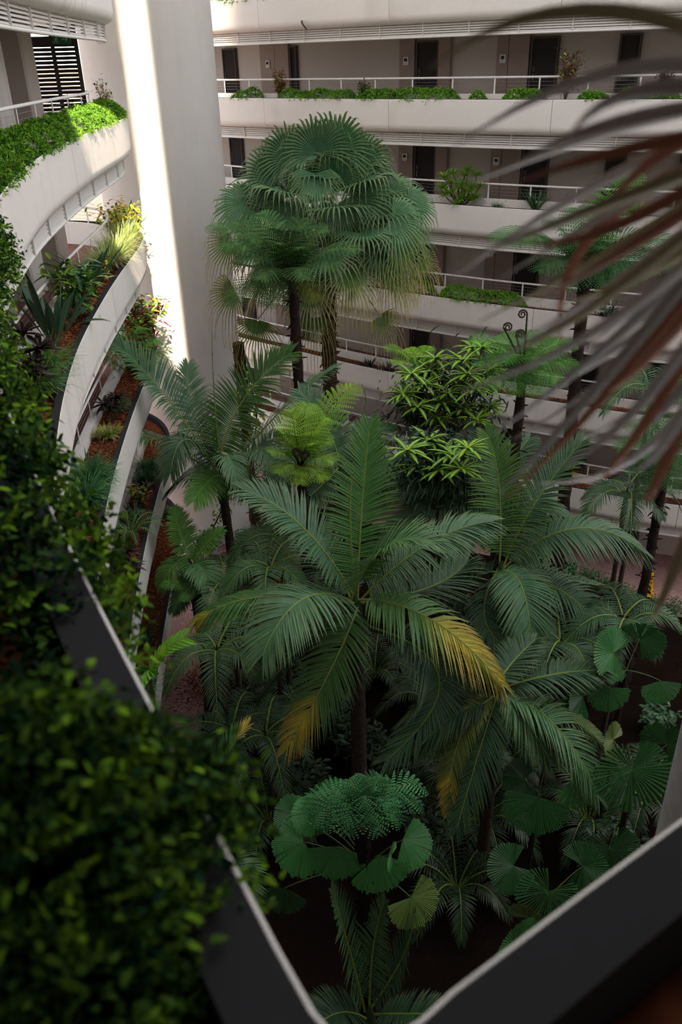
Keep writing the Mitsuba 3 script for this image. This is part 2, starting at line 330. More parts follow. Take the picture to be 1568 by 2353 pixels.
def frond(owner, a, m, b, L=0.85, pairs=62, w=0.027, colr=GREEN, face=0.45, droop=0.22, vee=0.35, pet=0.10, yellow=0.0, gaps=0.04, stem=(0.20, 0.26, 0.05), word='frond', label=None, a0=78, a1=26, fold=0.35, tip=None):
    """A feather-palm frond: a curved midrib with two rows of long pointed leaflets."""
    P = bez(a, m, b, 40); tt = np.linspace(0, 1, 40); t_, s_, n_ = frame_of(P, face)
    u = np.linspace(pet, 0.995, pairs); mb = MB()
    X = lambda A: np.stack([np.interp(u, tt, A[:, k]) for k in range(3)], 1)
    p0, t, s, n = X(P), nrm(X(t_)), nrm(X(s_)), nrm(X(n_)); x = (u - pet) / (1 - pet)
    prof = np.clip(0.42 + 1.25 * x ** 0.6 - 1.32 * x ** 1.9, 0.2, 1.05); ang = np.radians(a0 + (a1 - a0) * x ** 1.2)
    for sd in (-1, 1):
        keep = rng.random(pairs) > gaps; k = keep.sum(); an = ang[keep] + rng.normal(0, 0.035, k); vv = vee + rng.normal(0, 0.05, k)
        d = t[keep] * np.cos(an)[:, None] + (s[keep] * (sd * np.cos(vv))[:, None] + n[keep] * np.sin(vv)[:, None]) * np.sin(an)[:, None]
        nn = nrm(n[keep] - s[keep] * sd * 0.35); l = 1.15 * L * prof[keep] * rng.uniform(0.93, 1.05, k)
        c = tint(colr, k, 0.14)
        if yellow > 0:
            y = np.clip((x[keep] - (1 - yellow)) / max(yellow * 0.35, 1e-3), 0, 1) * rng.uniform(0.35, 1, k)
            c = c * (1 - y[:, None]) + YELLOW * y[:, None] * rng.uniform(0.7, 1.1, (k, 1))
            add_blades(mb, c, p0[keep], d, nn, l, w, droop + rng.uniform(-.04, .08, k), fold=fold, tipcol=BROWN * 1.6, tipmix=y * 0.9)
        else:
            add_blades(mb, c, p0[keep], d, nn, l, w, droop + rng.uniform(-.04, .08, k), fold=fold, tipcol=(0.25, 0.24, 0.08) if tip is None else tip, tipmix=rng.uniform(0, 0.35, k))
    mb.add(*tube_mesh(P[::3], np.linspace(0.018, 0.004, len(P[::3])), 3), colr)
    key = mb.build(word, 'leaf', owner)
    if label: tag(key, label)
    v, f = tube_mesh(P[::3], np.linspace(0.026, 0.006, len(P[::3])), 5); r = MB(); r.add(v, f, stem); r.build('midrib', 'leaf', key)
    return key

def fern_frond(owner, a, m, b, L=0.55, pairs=15, nl=10, colr=GREEN, face=0.3, droop=0.25, word='frond', stem=(0.10, 0.09, 0.03), w=0.016, pet=0.16):
    """A tree-fern frond: every side branch is itself a little feather."""
    P = bez(a, m, b, 40); tt = np.linspace(0, 1, 40); t_, s_, n_ = frame_of(P, face); u = np.linspace(pet, 0.99, pairs); mb = MB()
    X = lambda A: np.stack([np.interp(u, tt, A[:, k]) for k in range(3)], 1)
    p0, t, s, n = X(P), nrm(X(t_)), nrm(X(s_)), nrm(X(n_)); x = (u - pet) / (1 - pet); l = L * np.clip(0.5 + 1.5 * x - 1.85 * x ** 2, 0.12, 1)
    an = np.radians(76 - 38 * x)
    for sd in (-1, 1):
        d = nrm(t * np.cos(an)[:, None] + s * (sd * np.sin(an))[:, None] + n * 0.12); sg = np.linspace(0.06, 1.0, nl)
        q = p0[:, None] + d[:, None] * (l[:, None] * sg)[..., None] - Z * (droop * l[:, None] * sg ** 2)[..., None]
        dd = nrm(d[:, None] - Z * (2 * droop * sg)[None, :, None]); ss = nrm(np.cross(dd, n[:, None])); sp = np.linalg.norm(np.gradient(p0, axis=0), axis=1)[:, None]; pl = np.minimum(l[:, None] * 0.2, sp * 0.56) * (1.05 - sg) ** 0.45 + 0.006
        c = np.repeat(tint(colr, pairs, 0.34, 0.1), nl, 0)
        for e in (-1, 1):
            dv = nrm(ss * e + dd * 0.45).reshape(-1, 3)
            add_blades(mb, c, q.reshape(-1, 3), dv, np.repeat(n, nl, 0), pl.ravel(), (l[:, None] / nl * 0.36 + 0 * pl).ravel(), 0.18, prof='pinnule')
    mb.add(*tube_mesh(P[::4], np.linspace(0.012, 0.003, len(P[::4])), 3), colr)
    key = mb.build(word, 'leaf_matte', owner)
    v, f = tube_mesh(P[::4], np.linspace(0.018, 0.004, len(P[::4])), 5); r = MB(); r.add(v, f, stem); r.build('midrib', 'leaf_matte', key)
    return key

def fan(owner, base, hub, axis, R=0.9, span=300, nseg=46, fused=0.5, droop=0.15, tail=0.0, colr=GREEN, tipcol=None, face=None, word='fan_leaf', stem=(0.12, 0.16, 0.05), cup=0.15, blunt=False, thin=0.12, splits=0, pet_r=0.016):
    """A fan-palm leaf: pleated segments spreading from the end of a stalk, joined near the hub, free and hanging at the tips."""
    base, hub = np.asarray(base, float), np.asarray(hub, float); ax = nrm(axis)
    n = Z * 1.0 if face is None else nrm(face); n = nrm(n - ax * (n @ ax)); s = np.cross(n, ax)
    half = math.radians(span) / 2; dph = 2 * half / nseg; ph = -half + dph * (np.arange(nseg) + 0.5); cut = set(rng.choice(nseg, splits, replace=False)) if splits else set()
    rs = np.array([0.03, 0.3, fused, 0.5 + fused / 2, 0.9, 1.0, 1.12] if tail else [0.03, 0.3, fused, 0.5 + fused / 2, 1.0]); Rj = R * (1 - 0.16 * (np.abs(ph) / half) ** 2) * rng.uniform(0.95, 1.04, nseg)
    mb = MB(); cc = tint(colr, nseg, 0.12); S = len(rs)
    for j in range(nseg):
        e = lambda f_: ax * math.cos(f_) + s * math.sin(f_)
        d0 = dph / 2 * (0.55 if j in cut else 1.0); hw = np.where(rs <= fused, 1.0, (0.9 if blunt else np.clip((1.05 - rs) / (1.05 - fused), thin, 1)))
        cen = hub + e(ph[j]) * (rs * Rj[j])[:, None]; side = np.cross(n, e(ph[j])); half_w = rs * Rj[j] * math.tan(d0) * hw
        if not blunt: half_w = np.where(rs > fused, fused * Rj[j] * math.tan(d0) * hw, half_w)
        lift = n * (cup * (ph[j] / half) ** 2 * rs * Rj[j])[:, None]; sag = -Z * (droop * Rj[j] * rs ** 2)[:, None]
        if tail:
            k = np.clip((rs - 0.62) / 0.5, 0, 1); amt = tail * rng.uniform(0.5, 1.3); sag = sag - Z * (amt * k ** 1.4)[:, None] - e(ph[j]) * (0.55 * amt * k ** 2)[:, None]
        c = cen + lift + sag; pl = n * (half_w * 0.55)[:, None]
        v = np.stack([c - side * half_w[:, None], c + pl, c + side * half_w[:, None]], 1).reshape(-1, 3)
        a = (np.arange(S - 1)[:, None] * 3 + np.arange(2)[None]).ravel(); f = np.stack([a, a + 1, a + 4, a + 3], 1)
        k = cc[j][None, None] * np.ones((S, 3, 1)) * np.array([1, 1.12, 1])[None, :, None]
        if tipcol is not None:
            mx = (np.clip((rs - 0.35) / 0.55, 0, 1) * rng.uniform(0.5, 1))[:, None, None]; k = k * (1 - mx) + np.asarray(tipcol) * mx
        mb.add(v, f, k.reshape(-1, 3))
    key = mb.build(word, 'leaf', owner)
    mid = (base + hub) / 2 + Z * 0.06 * np.linalg.norm(hub - base); v, f = tube_mesh(bez(base, mid, hub, 8), np.linspace(pet_r * 1.5, pet_r * 0.7, 8), 5); r = MB(); r.add(v, f, stem); r.build('stalk', 'leaf', key)
    return key

def trunk(owner, p, r0, r1, colr=(0.05, 0.035, 0.028), rough=0.06, rings=0.0, stubs=0, word='trunk'):
    p = spline(p, 40) if len(p) > 2 else np.linspace(p[0], p[1], 40); rr = np.linspace(r0, r1, 40)
    if rings: rr = rr * (1 + rings * (np.arange(40) % 3 == 0))
    v, f = tube_mesh(p, rr, 12); ax = np.repeat(p, 12, 0); k = len(ax); off = v[:k] - ax
    nz = meshkit.fbm(v[:k] * [9, 9, 5], 3, 5); v[:k] = ax + off * (1 + rough * 5 * (nz - 0.5))[:, None]
    mb = MB(); mb.add(v, f, colr)
    if stubs:      # broken frond bases all over the stem
        i = rng.integers(0, 39, stubs); an = rng.uniform(0, 2 * np.pi, stubs); o = np.stack([np.cos(an), np.sin(an), 0 * an], 1)
        add_blades(mb, tint(np.asarray(colr) * 1.3, stubs, 0.5), p[i] + o * rr[i][:, None] * 0.85, o + Z * rng.uniform(-1.2, 1.2, (stubs, 1)), np.cross(o, Z) + o * 0.3, rng.uniform(0.08, 0.2, stubs), 0.02, 0.3, prof='strap')
    return mb.build(word, 'bark', owner, smooth=not stubs)

def palm(label, c, base_xy, fronds, group=None, r=(0.15, 0.10), defaults=None, base_z=0.3, cat='palm tree', word='feather_palm'):
    """c: where the fronds spring from. fronds: [(mid, tip, options)]."""
    o = thing(word, label, cat, group); c = np.asarray(c, float); b = np.array([base_xy[0], base_xy[1], base_z])
    if c[2] - base_z > 0.5: trunk(o, [b, b * 0.5 + c * 0.5 + [0.03, 0, 0], c - [0, 0, 0.15]], *r, colr=(0.060, 0.048, 0.042), rough=0.025, rings=0.05)
    sh, f = tube_mesh(np.linspace(c - [0, 0, 0.75], c + [0, 0, 0.22], 9), np.array([1, 1.25, 1.3, 1.25, 1.15, 1.0, 0.85, 0.6, 0.25]) * r[1], 9)
    m = MB(); m.add(sh, f, (0.035, 0.07, 0.03)); m.build('crownshaft', 'leaf_matte', o, smooth=True)
    for mid, tip, op in fronds:
        op = {**(defaults or {}), **op}; st = op.pop('start', None); frond(o, c + rng.normal(0, 0.04, 3) if st is None else st, mid, tip, **op)
    return o

def strap_plant(label, p, n=12, L=1.2, w=0.04, colr=GREEN, spread=0.55, droop=0.25, group=None, word='strap_leaf_plant', cat='plant', prof='strap', fold=0.3, out=None, bsdf='leaf', lj=0.35, tipcol=None):
    """A clump of long leaves, each leaf a part of its own."""
    o = thing(word, label, cat, group); p = np.asarray(p, float)
    for i in range(n):
        a = i * 2.4 + rng.uniform(-.3, .3); tl = spread * rng.uniform(0.25, 1.1); d = np.array([math.cos(a) * tl, math.sin(a) * tl, 1.0])
        if out is not None: d = d + np.asarray(out) * rng.uniform(0, 1)
        d = nrm(d); q = p + np.array([math.cos(a), math.sin(a), 0]) * 0.04; mb = MB()
        nn = nrm(np.cross(np.cross(d, Z), d) + 1e-3)
        add_blades(mb, tint(colr, 1, 0.2), q[None], d[None], nn[None], L * rng.uniform(1 - lj, 1), w, droop * rng.uniform(0.5, 1.4), prof=prof, fold=fold, tipcol=tipcol, tipmix=None if tipcol is None else 0.6)
        mb.build('leaf', bsdf, o)
    return o

def grass(label, p, n=260, L=0.7, w=0.006, colr=FRESH, spread=0.8, droop=0.5, group=None, alt=None, r=0.12):
    p = np.asarray(p, float); a = rng.uniform(0, 2 * np.pi, n); tl = spread * np.sqrt(rng.uniform(0, 1, n)); d = nrm(np.stack([np.cos(a) * tl, np.sin(a) * tl, np.ones(n)], 1))
    q = p + np.stack([np.cos(a), np.sin(a), 0 * a], 1) * (r * np.sqrt(rng.uniform(0, 1, n)))[:, None]; c = tint(colr, n, 0.25)
    if alt is not None: k = rng.random(n) < 0.45; c[k] = tint(alt, k.sum(), 0.2)
    mb = MB(); add_blades(mb, c, q, d, nrm(np.cross(np.cross(d, Z), d) + 1e-3), L * rng.uniform(0.55, 1.05, n), w, droop * rng.uniform(0.4, 1.5, n), prof='grass')
    return mb.build('grass_clump', 'leaf', label=label, cat='grass', group=group)

def rosettes(owner, heads, n=16, L=0.38, w=0.035, colr=FRESH, stripe=None, up=0.6, droop=0.35, root=None, word='rosette', per_leaf=True):
    """Leaf heads on canes: each head a part, each of its leaves a sub-part."""
    for h in heads:
        h = np.asarray(h, float); mb = MB()
        if root is not None:
            v, f = tube_mesh(bez(root, (root + h) / 2 + rng.normal(0, 0.05, 3), h, 6), 0.016, 5)
        else: v, f = tube_mesh(np.array([h - [0, 0, .12], h]), 0.012, 5)
        mb.add(v, f, (0.07, 0.06, 0.04)); key = mb.build(word, 'bark', owner)
        g = MB()
        for i in range(n):
            a = i * 2.4 + rng.uniform(-.2, .2); e = up * (1.35 - 1.5 * i / n); d = nrm(np.array([math.cos(a), math.sin(a), e])); lb = MB() if per_leaf else g
            c = tint(colr, 1, 0.15)
            nn = nrm(np.cross(np.cross(d, Z), d) + 1e-3)
            l_ = L * rng.uniform(0.75, 1.05); dr_ = droop * rng.uniform(.6, 1.3)
            add_blades(lb, c, h[None], d[None], nn[None], l_, w, dr_, prof='strap', fold=0.35)
            if stripe is not None: add_blades(lb, tint(stripe, 1, 0.15), h[None] + nn * 0.004, d[None], nn[None], l_ * 0.97, w * 0.42, dr_, prof='strap', fold=0.35)
            if per_leaf: lb.build('leaf', 'leaf', key)
        if not per_leaf: g.build('leaves', 'leaf', key, kind='stuff')

def shrub(label, p, h=0.7, r=0.4, n=500, leaf=(0.09, 0.022), cols=(GREEN,), group=None, word='shrub', cat='shrub', canes=7, upright=0.3, bsdf='leaf'):
    """A small leafy bush: canes, and leaves too many and too small to tell apart."""
    o = thing(word, label, cat, group); p = np.asarray(p, float); mb = MB(); ends = []
    for i in range(canes):
        a = i * 2.4; e = p + np.array([math.cos(a) * r * 0.75 * rng.uniform(.3, 1), math.sin(a) * r * 0.75 * rng.uniform(.3, 1), h * rng.uniform(0.6, 1)]); P = bez(p, (p + e) / 2 + [0, 0, 0.1 * h], e, 7); ends.append(P)
        v, f = tube_mesh(P, np.linspace(0.012, 0.004, 7), 5); mb.add(v, f, (0.08, 0.055, 0.04))
    mb.build('canes', 'bark', o)
    E = np.concatenate([q[2:] for q in ends]); i = rng.integers(0, len(E), n); a = rng.uniform(0, 2 * np.pi, n)
    d = nrm(np.stack([np.cos(a), np.sin(a), rng.normal(upright, 0.6, n)], 1)); q = E[i] + rng.normal(0, 0.16 * r, (n, 3)); ci = rng.integers(0, len(cols), n); c = np.asarray(cols)[ci] * rng.uniform(0.7, 1.25, (n, 1))
    q[:, 2] = np.maximum(q[:, 2], p[2] + 0.02)
    m2 = MB(); add_blades(m2, c, q, d, nrm(np.cross(np.cross(d, Z), d) + 1e-3), leaf[0] * rng.uniform(0.6, 1.1, n), leaf[1], 0.3, prof='ellipse', fold=0.25)
    m2.build('foliage', bsdf, o, kind='stuff')
    return o

def hedge(label, plan, k, u0, u1, height, n, group=None, colr=(0.075, 0.21, 0.03), tip=(0.20, 0.36, 0.03), leaf=(0.035, 0.006), over=0.06, spray=9, len_=0.14, bottom=-0.14, lo=0.09, drift=(0, 0, 0.15), scat=0.55, bright=0.75):
    """A low hedge of fine foliage filling a planter: feathery sprays on a lumpy mound."""
    ns = n // spray; r = rim(k); u = rng.uniform(u0, u1, ns); ph = rng.uniform(lo, 1.0, ns) * np.pi * 0.94; end = np.clip(np.minimum(u - u0, u1 - u) / 0.35, 0, 1) ** 0.5
    lump = 0.66 + 0.62 * meshkit.fbm(np.stack([u * 1.9, ph * 0.9, 0 * u + k * 7.1], 1), 3, 4); hw = 0.40 + over
    rad = lump * end; o = 0.44 - hw * np.cos(ph) * np.clip(rad, 0.5, 1.15); z = r + bottom + (height - bottom) * np.clip(np.sin(ph), -0.25, 1) * rad
    q = np.concatenate([plan.pt(u, o), z[:, None]], 1); nn = plan.normal(u); out = np.stack([-nn[:, 0] * np.cos(ph), -nn[:, 1] * np.cos(ph), np.sin(ph)], 1)
    d = nrm(out + rng.normal(0, scat, (ns, 3)) + np.asarray(drift)); L = len_ * rng.uniform(0.5, 1.25, ns); s = np.linspace(0.05, 1, spray)
    c = q[:, None] - d[:, None] * (L * 0.55)[:, None, None] + d[:, None] * (L[:, None] * s)[..., None] - Z * (0.25 * L[:, None] * s ** 2)[..., None]
    side = nrm(np.cross(d, rng.normal(0, 1, (ns, 3)))); alt = np.where(np.arange(spray) % 2 == 0, 1, -1)[None, :, None]
    dl = nrm(side[:, None] * alt * 0.9 + d[:, None] * 0.7 + rng.normal(0, 0.25, (ns, spray, 3)))
    mixv = np.clip((s[None] - 0.35) / 0.65, 0, 1) * np.where(rng.random((ns, 1)) < bright, rng.uniform(0.5, 1.0, (ns, 1)), rng.uniform(0.0, 0.35, (ns, 1))); cc = (np.asarray(colr) * (1 - mixv[..., None]) + np.asarray(tip) * mixv[..., None]) * rng.uniform(0.7, 1.2, (ns, 1, 1))
    mb = MB(); m = ns * spray; nl = nrm(rng.normal(0, 1, (m, 3)) + [0, 0, 0.6])
    add_blades(mb, cc.reshape(-1, 3), c.reshape(-1, 3), dl.reshape(-1, 3), nl, leaf[0] * rng.uniform(0.6, 1.2, m), leaf[1], 0.15, prof='needle')
    return mb.build('hedge', 'leaf_matte', label=label, cat='hedge', group=group)

def u_dir(plan, px, py=200):
    """Arc length at which a wing's rim stands in the direction of a pixel column."""
    v = at(px, py, 1.0) - EYE; a = np.arctan2(plan.p[:, 0], plan.p[:, 1]); return float(np.interp(math.atan2(v[0], v[1]), *(lambda o: (a[o], plan.d[o]))(np.argsort(a))))

def bed(plan, k, u, off=0.45, dz=-0.14):
    q = plan.pt(u, off); return np.array([q[0], q[1], rim(k) + dz])

def left_u(D):
    """Arc length of the left wing's rim at forward distance D (2 to 24 m)."""
    m = (LEFT.d < UL_APEX) & (LEFT.d > 4.0); y = LEFT.p[m, 1]; o = np.argsort(y); return float(np.interp(D, y[o], LEFT.d[m][o]))

# ------------------------------------------------------------------ the garden: trees and palms (each stands on its own spot of the bed)
A = at
def gz(): return 0.3

# left feather palm
c = A(508, 1098, 19.5)
palm('slim dark-trunked feather palm with broad fronds left of the court, before the round tower', c, (c[0] + 0.1, c[1] + 0.1), [
    (A(385, 915, 19.2), A(262, 788, 18.9), dict(L=0.98, vee=0.5, colr=STEEL, face=0.75, pairs=74)),
    (A(555, 925, 19.7), A(668, 812, 19.9), dict(L=1.15, vee=0.5, colr=GREEN * [1.3, 1.15, .8], face=0.85, pairs=66, start=A(503, 1065, 19.4))),
    (A(650, 940, 19.2), A(768, 846, 18.9), dict(L=0.85, colr=STEEL, face=0.25, pairs=60, vee=0.1)),
    (A(445, 945, 20.0), A(432, 838, 20.6), dict(L=0.75, colr=STEEL * 1.1, face=0.6, pairs=46, tip=(0.5, 0.45, 0.3))),
    (A(330, 1000, 18.8), A(140, 1000, 18.2), dict(L=0.62, colr=GREEN, face=0.2, droop=0.45, pairs=64)),
    (A(435, 1010, 18.7), A(392, 1085, 17.9), dict(L=0.8, colr=DEEP * 1.3, face=0.3, droop=0.5)),
    (A(520, 1045, 18.6), A(548, 1112, 17.9), dict(L=0.62, colr=STEEL * 1.35, face=0.9, droop=0.35, pairs=50, a0=60)),
    (A(600, 1030, 18.8), A(650, 1110, 18.1), dict(L=0.8, colr=STEEL, face=0.3, droop=0.5)),
    (A(620, 1010, 20.3), A(700, 1030, 20.8), dict(L=0.7, colr=DEEP * 1.4, face=0.3, droop=0.4)),
    (A(455, 1080, 19.8), A(385, 1130, 20.2), dict(L=0.7, colr=DEEP * 1.3, droop=0.5)),
    (A(480, 1105, 18.6), A(446, 1150, 17.8), dict(L=0.7, colr=FRESH, face=0.95, droop=0.3, a0=70)),
    (A(555, 1110, 18.9), A(600, 1150, 18.2), dict(L=0.7, colr=FRESH * .8, face=0.8, droop=0.35)),
    (A(492, 900, 19.5), A(488, 735, 19.6), dict(L=0.05, pairs=8, colr=(0.12, 0.2, 0.04), stem=(0.14, 0.22, 0.05), w=0.01, word='spear_leaf', label='closed green spear leaf'))], r=(0.14, 0.115))

# palm behind it, one large upright frond
c = A(783, 1075, 18.0)
palm('feather palm with a tall upright frond behind the largest palm', c, (c[0] + 0.2, c[1] + 0.4), [
    (A(752, 985, 18.2), A(690, 900, 18.5), dict(L=0.85, colr=STEEL, face=0.8)), (A(700, 1040, 17.6), A(640, 1095, 17.2), dict(L=0.7, colr=STEEL, droop=0.4)),
    (A(735, 1120, 17.4), A(700, 1150, 17.0), dict(L=0.6, colr=DEEP * 1.3, droop=0.4)), (A(840, 1000, 18.8), A(905, 985, 19.4), dict(L=0.7, colr=STEEL * .9, face=0.6)),
    (A(860, 1060, 18.2), A(930, 1100, 18.0), dict(L=0.8, colr=STEEL, face=0.5, droop=0.35)), (A(835, 960, 18.0), A(833, 885, 18.0), dict(L=0.05, pairs=8, stem=(0.10, 0.2, 0.05), word='spear_leaf', label='closed green spear leaf'))])

# the largest palm, in the middle
c = A(815, 1385, 13.5)
palm('largest feather palm, in the middle of the court, with yellowing lower fronds', c, (c[0] + 0.02, c[1] + 0.15), [
    (A(832, 1170, 14.1), A(850, 978, 14.7), dict(L=0.95, colr=FRESH * [.75, .85, 1], face=0.55, pairs=84, vee=0.4, start=A(822, 1375, 13.5), a0=72)),
    (A(700, 1215, 13.7), A(562, 1128, 13.8), dict(L=0.95, colr=STEEL, face=0.6, pairs=74, vee=0.3)),
    (A(975, 1255, 13.7), A(1128, 1198, 13.8), dict(L=0.95, colr=STEEL, face=0.5, pairs=74, vee=0.2, droop=0.35)),
    (A(880, 1262, 13.0), A(995, 1245, 12.6), dict(L=0.85, colr=GREEN * [1.3, 1.25, 1.1], face=0.35, pairs=66)),
    (A(700, 1375, 12.6), A(606, 1500, 11.6), dict(L=1.0, colr=STEEL * [1.3, 1.3, 1.2], face=0.5, pairs=74, droop=0.3, vee=0.15)),
    (A(600, 1372, 13.3), A(452, 1425, 13.0), dict(L=0.72, colr=GREEN * [1.6, 1.5, 1], face=0.25, pairs=60, droop=0.45, yellow=0.18, vee=0.1)),
    (A(985, 1420, 12.9), A(1155, 1572, 12.2), dict(L=0.9, colr=FRESH * [.8, .8, .9], face=0.4, pairs=72, droop=0.45, yellow=0.62, vee=0.15)),
    (A(765, 1530, 12.6), A(662, 1718, 11.9), dict(L=0.85, colr=GREEN * [1.4, 1.2, .9], face=0.6, pairs=66, droop=0.35, yellow=0.38, gaps=0.1)),
    (A(1010, 1560, 12.6), A(890, 1745, 11.9), dict(L=0.95, colr=DEEP * 1.5, face=0.6, pairs=66, droop=0.3, start=A(850, 1440, 13.3))),
    (A(985, 1350, 14.3), A(1075, 1290, 14.9), dict(L=0.95, colr=DEEP * 1.5, face=0.5)),
    (A(760, 1300, 14.2), A(700, 1240, 14.8), dict(L=0.8, colr=DEEP * 1.6, face=0.4)),
    (A(700, 1480, 14.0), A(600, 1600, 14.2), dict(L=0.8, colr=DEEP, face=0.5, droop=0.5)),
    (A(805, 1180, 13.4), A(818, 1075, 13.3), dict(L=0.05, pairs=8, stem=(0.2, 0.28, 0.05), word='spear_leaf', label='closed pale green spear leaf'))], r=(0.19, 0.15))

# palms right of the middle
c = A(1150, 1310, 15.6)
palm('feather palm right of the ivy-clad trunk, one frond reaching far right', c, (c[0] + 0.1, c[1] + 0.2), [
    (A(1225, 1165, 16.0), A(1338, 1015, 16.3), dict(L=1.0, colr=STEEL, face=0.7, pairs=74, vee=0.4, tip=(.3, .34, .06))),
    (A(1315, 1215, 15.6), A(1480, 1268, 15.2), dict(L=0.95, colr=STEEL, face=0.4, pairs=74, droop=0.4, vee=0.1)),
    (A(1200, 1350, 14.8), A(1222, 1500, 13.9), dict(L=0.85, colr=STEEL * [1, 1.15, 1], face=0.6, droop=0.35)),
    (A(1310, 1370, 15.2), A(1410, 1500, 14.5), dict(L=0.9, colr=DEEP * 1.9, face=0.5, droop=0.4)),
    (A(1148, 1120, 16.0), A(1118, 995, 16.3), dict(L=0.85, colr=FRESH * [.8, .8, 1], face=0.8, tip=(.35, .36, .05))),
    (A(1120, 1440, 15.0), A(1245, 1520, 14.2), dict(L=0.7, colr=STEEL, face=0.4, droop=0.5)),
    (A(1240, 1420, 15.2), A(1210, 1560, 14.6), dict(L=0.6, colr=GREEN * 1.2, face=0.7, droop=0.4)),
    (A(1290, 1330, 16.2), A(1400, 1350, 16.6), dict(L=0.8, colr=DEEP * 1.6, face=0.3, droop=0.5)),
    (A(1080, 1350, 16.3), A(1040, 1480, 16.6), dict(L=0.9, colr=DEEP * 1.2, face=0.6, droop=0.3))])
c = A(1145, 1145, 17.2)
palm('feather palm with grey-green drooping fronds below the upper tree fern', c, (c[0] + 0.1, c[1] + 0.3), [
    (A(1040, 1085, 17.0), A(905, 1135, 16.6), dict(L=0.85, colr=STEEL * .9, face=0.4, droop=0.45)), (A(1010, 1150, 16.8), A(890, 1240, 16.4), dict(L=0.85, colr=STEEL, face=0.5, droop=0.4)),
    (A(1080, 1060, 17.6), A(1010, 1050, 18.0), dict(L=0.7, colr=STEEL * .8, face=0.4)), (A(1100, 1170, 16.6), A(1095, 1235, 15.9), dict(L=0.7, colr=STEEL * 1.1, face=0.6, droop=0.5)),
    (A(1180, 1060, 17.8), A(1215, 1010, 18.2), dict(L=0.7, colr=STEEL, face=0.5)), (A(1230, 1150, 17.2), A(1300, 1190, 17.0), dict(L=0.7, colr=STEEL, face=0.4, droop=0.4))])
c = A(1145, 1590, 12.3)
palm('dark feather palm in deep shade, lower right of the largest palm', c, (c[0], c[1] + 0.2), [
    (A(1275, 1665, 12.0), A(1375, 1830, 11.2), dict(L=0.75, colr=GREEN * 1.25, face=0.55, droop=0.4)), (A(1200, 1640, 12.0), A(1260, 1740, 11.6), dict(L=0.7, colr=GREEN, face=0.4, droop=0.5)),
    (A(1270, 1550, 12.8), A(1390, 1540, 12.9), dict(L=0.7, colr=DEEP * 1.4, face=0.5, droop=0.4)), (A(1110, 1700, 11.8), A(1050, 1905, 11.0), dict(L=0.75, colr=DEEP * 1.5, face=0.6, droop=0.3)),
    (A(1060, 1690, 11.9), A(1030, 1865, 11.3), dict(L=0.5, colr=(0.10, 0.13, 0.03), face=0.6, droop=0.3, yellow=0.3)), (A(1050, 1640, 12.2), A(970, 1710, 11.9), dict(L=0.6, colr=DEEP, droop=0.4)),
    (A(1330, 1660, 12.4), A(1430, 1780, 12.1), dict(L=0.5, colr=GREEN * [1.6, 1.2, .8], face=0.4, droop=0.5)), (A(1180, 1520, 12.9), A(1230, 1470, 13.4), dict(L=0.6, colr=DEEP * 1.3))])
c = A(850, 2330, 8.3)
palm('dark feather palm with three tall fronds at the bottom of the court', c, (c[0], c[1] + 0.1), [
    (A(800, 2170, 8.5), A(762, 2045, 8.6), dict(L=0.6, colr=GREEN * 1.2, face=0.7, pairs=42, w=0.026, vee=0.2)), (A(858, 2180, 8.6), A(885, 2068, 8.7), dict(L=0.55, colr=GREEN * 1.1, face=0.7, pairs=42, w=0.026, vee=0.2)),
    (A(920, 2210, 8.5), A(955, 2100, 8.5), dict(L=0.55, colr=DEEP * 1.6, face=0.7, pairs=46, w=0.02, vee=0.2)), (A(770, 2330, 8.0), A(700, 2390, 7.6), dict(L=0.6, colr=DEEP * 1.3)), (A(960, 2330, 8.0), A(1030, 2330, 7.8), dict(L=0.5, colr=DEEP * 1.3))])
c = A(478, 1985, 7.4)
palm('feather palm with one yellow-tipped frond beside the near hedge', c, (c[0], c[1] + 0.2), [
    (A(500, 1800, 7.6), A(566, 1672, 7.8), dict(L=0.48, colr=FRESH * [.7, .8, 1], face=0.75, yellow=0.22, pairs=46, w=0.017)), (A(530, 1900, 7.2), A(560, 1790, 7.2), dict(L=0.4, colr=GREEN * 1.2, face=0.6, pairs=40)),
    (A(420, 1880, 7.8), A(380, 1780, 8.1), dict(L=0.4, colr=GREEN)), (A(540, 1990, 7.0), A(545, 2100, 6.6), dict(L=0.4, colr=GREEN, droop=0.4))])
c = A(437, 1300, 17.6)
palm('small bright green feather palm beside the lowest left galleries', c, (c[0], c[1] + 0.1), [
    (A(415, 1230, 17.7), A(400, 1172, 17.8), dict(L=0.55, colr=FRESH, face=0.8, pairs=44)), (A(470, 1255, 17.6), A(510, 1218, 17.6), dict(L=0.55, colr=FRESH, face=0.6, pairs=44, droop=0.4)),
    (A(455, 1300, 17.0), A(480, 1340, 16.6), dict(L=0.6, colr=GREEN * 1.6, face=0.8, droop=0.4)), (A(400, 1300, 17.3), A(372, 1350, 17.1), dict(L=0.45, colr=FRESH * .8, droop=0.4)), (A(425, 1350, 17.0), A(400, 1400, 16.6), dict(L=0.4, colr=GREEN, droop=0.4))])
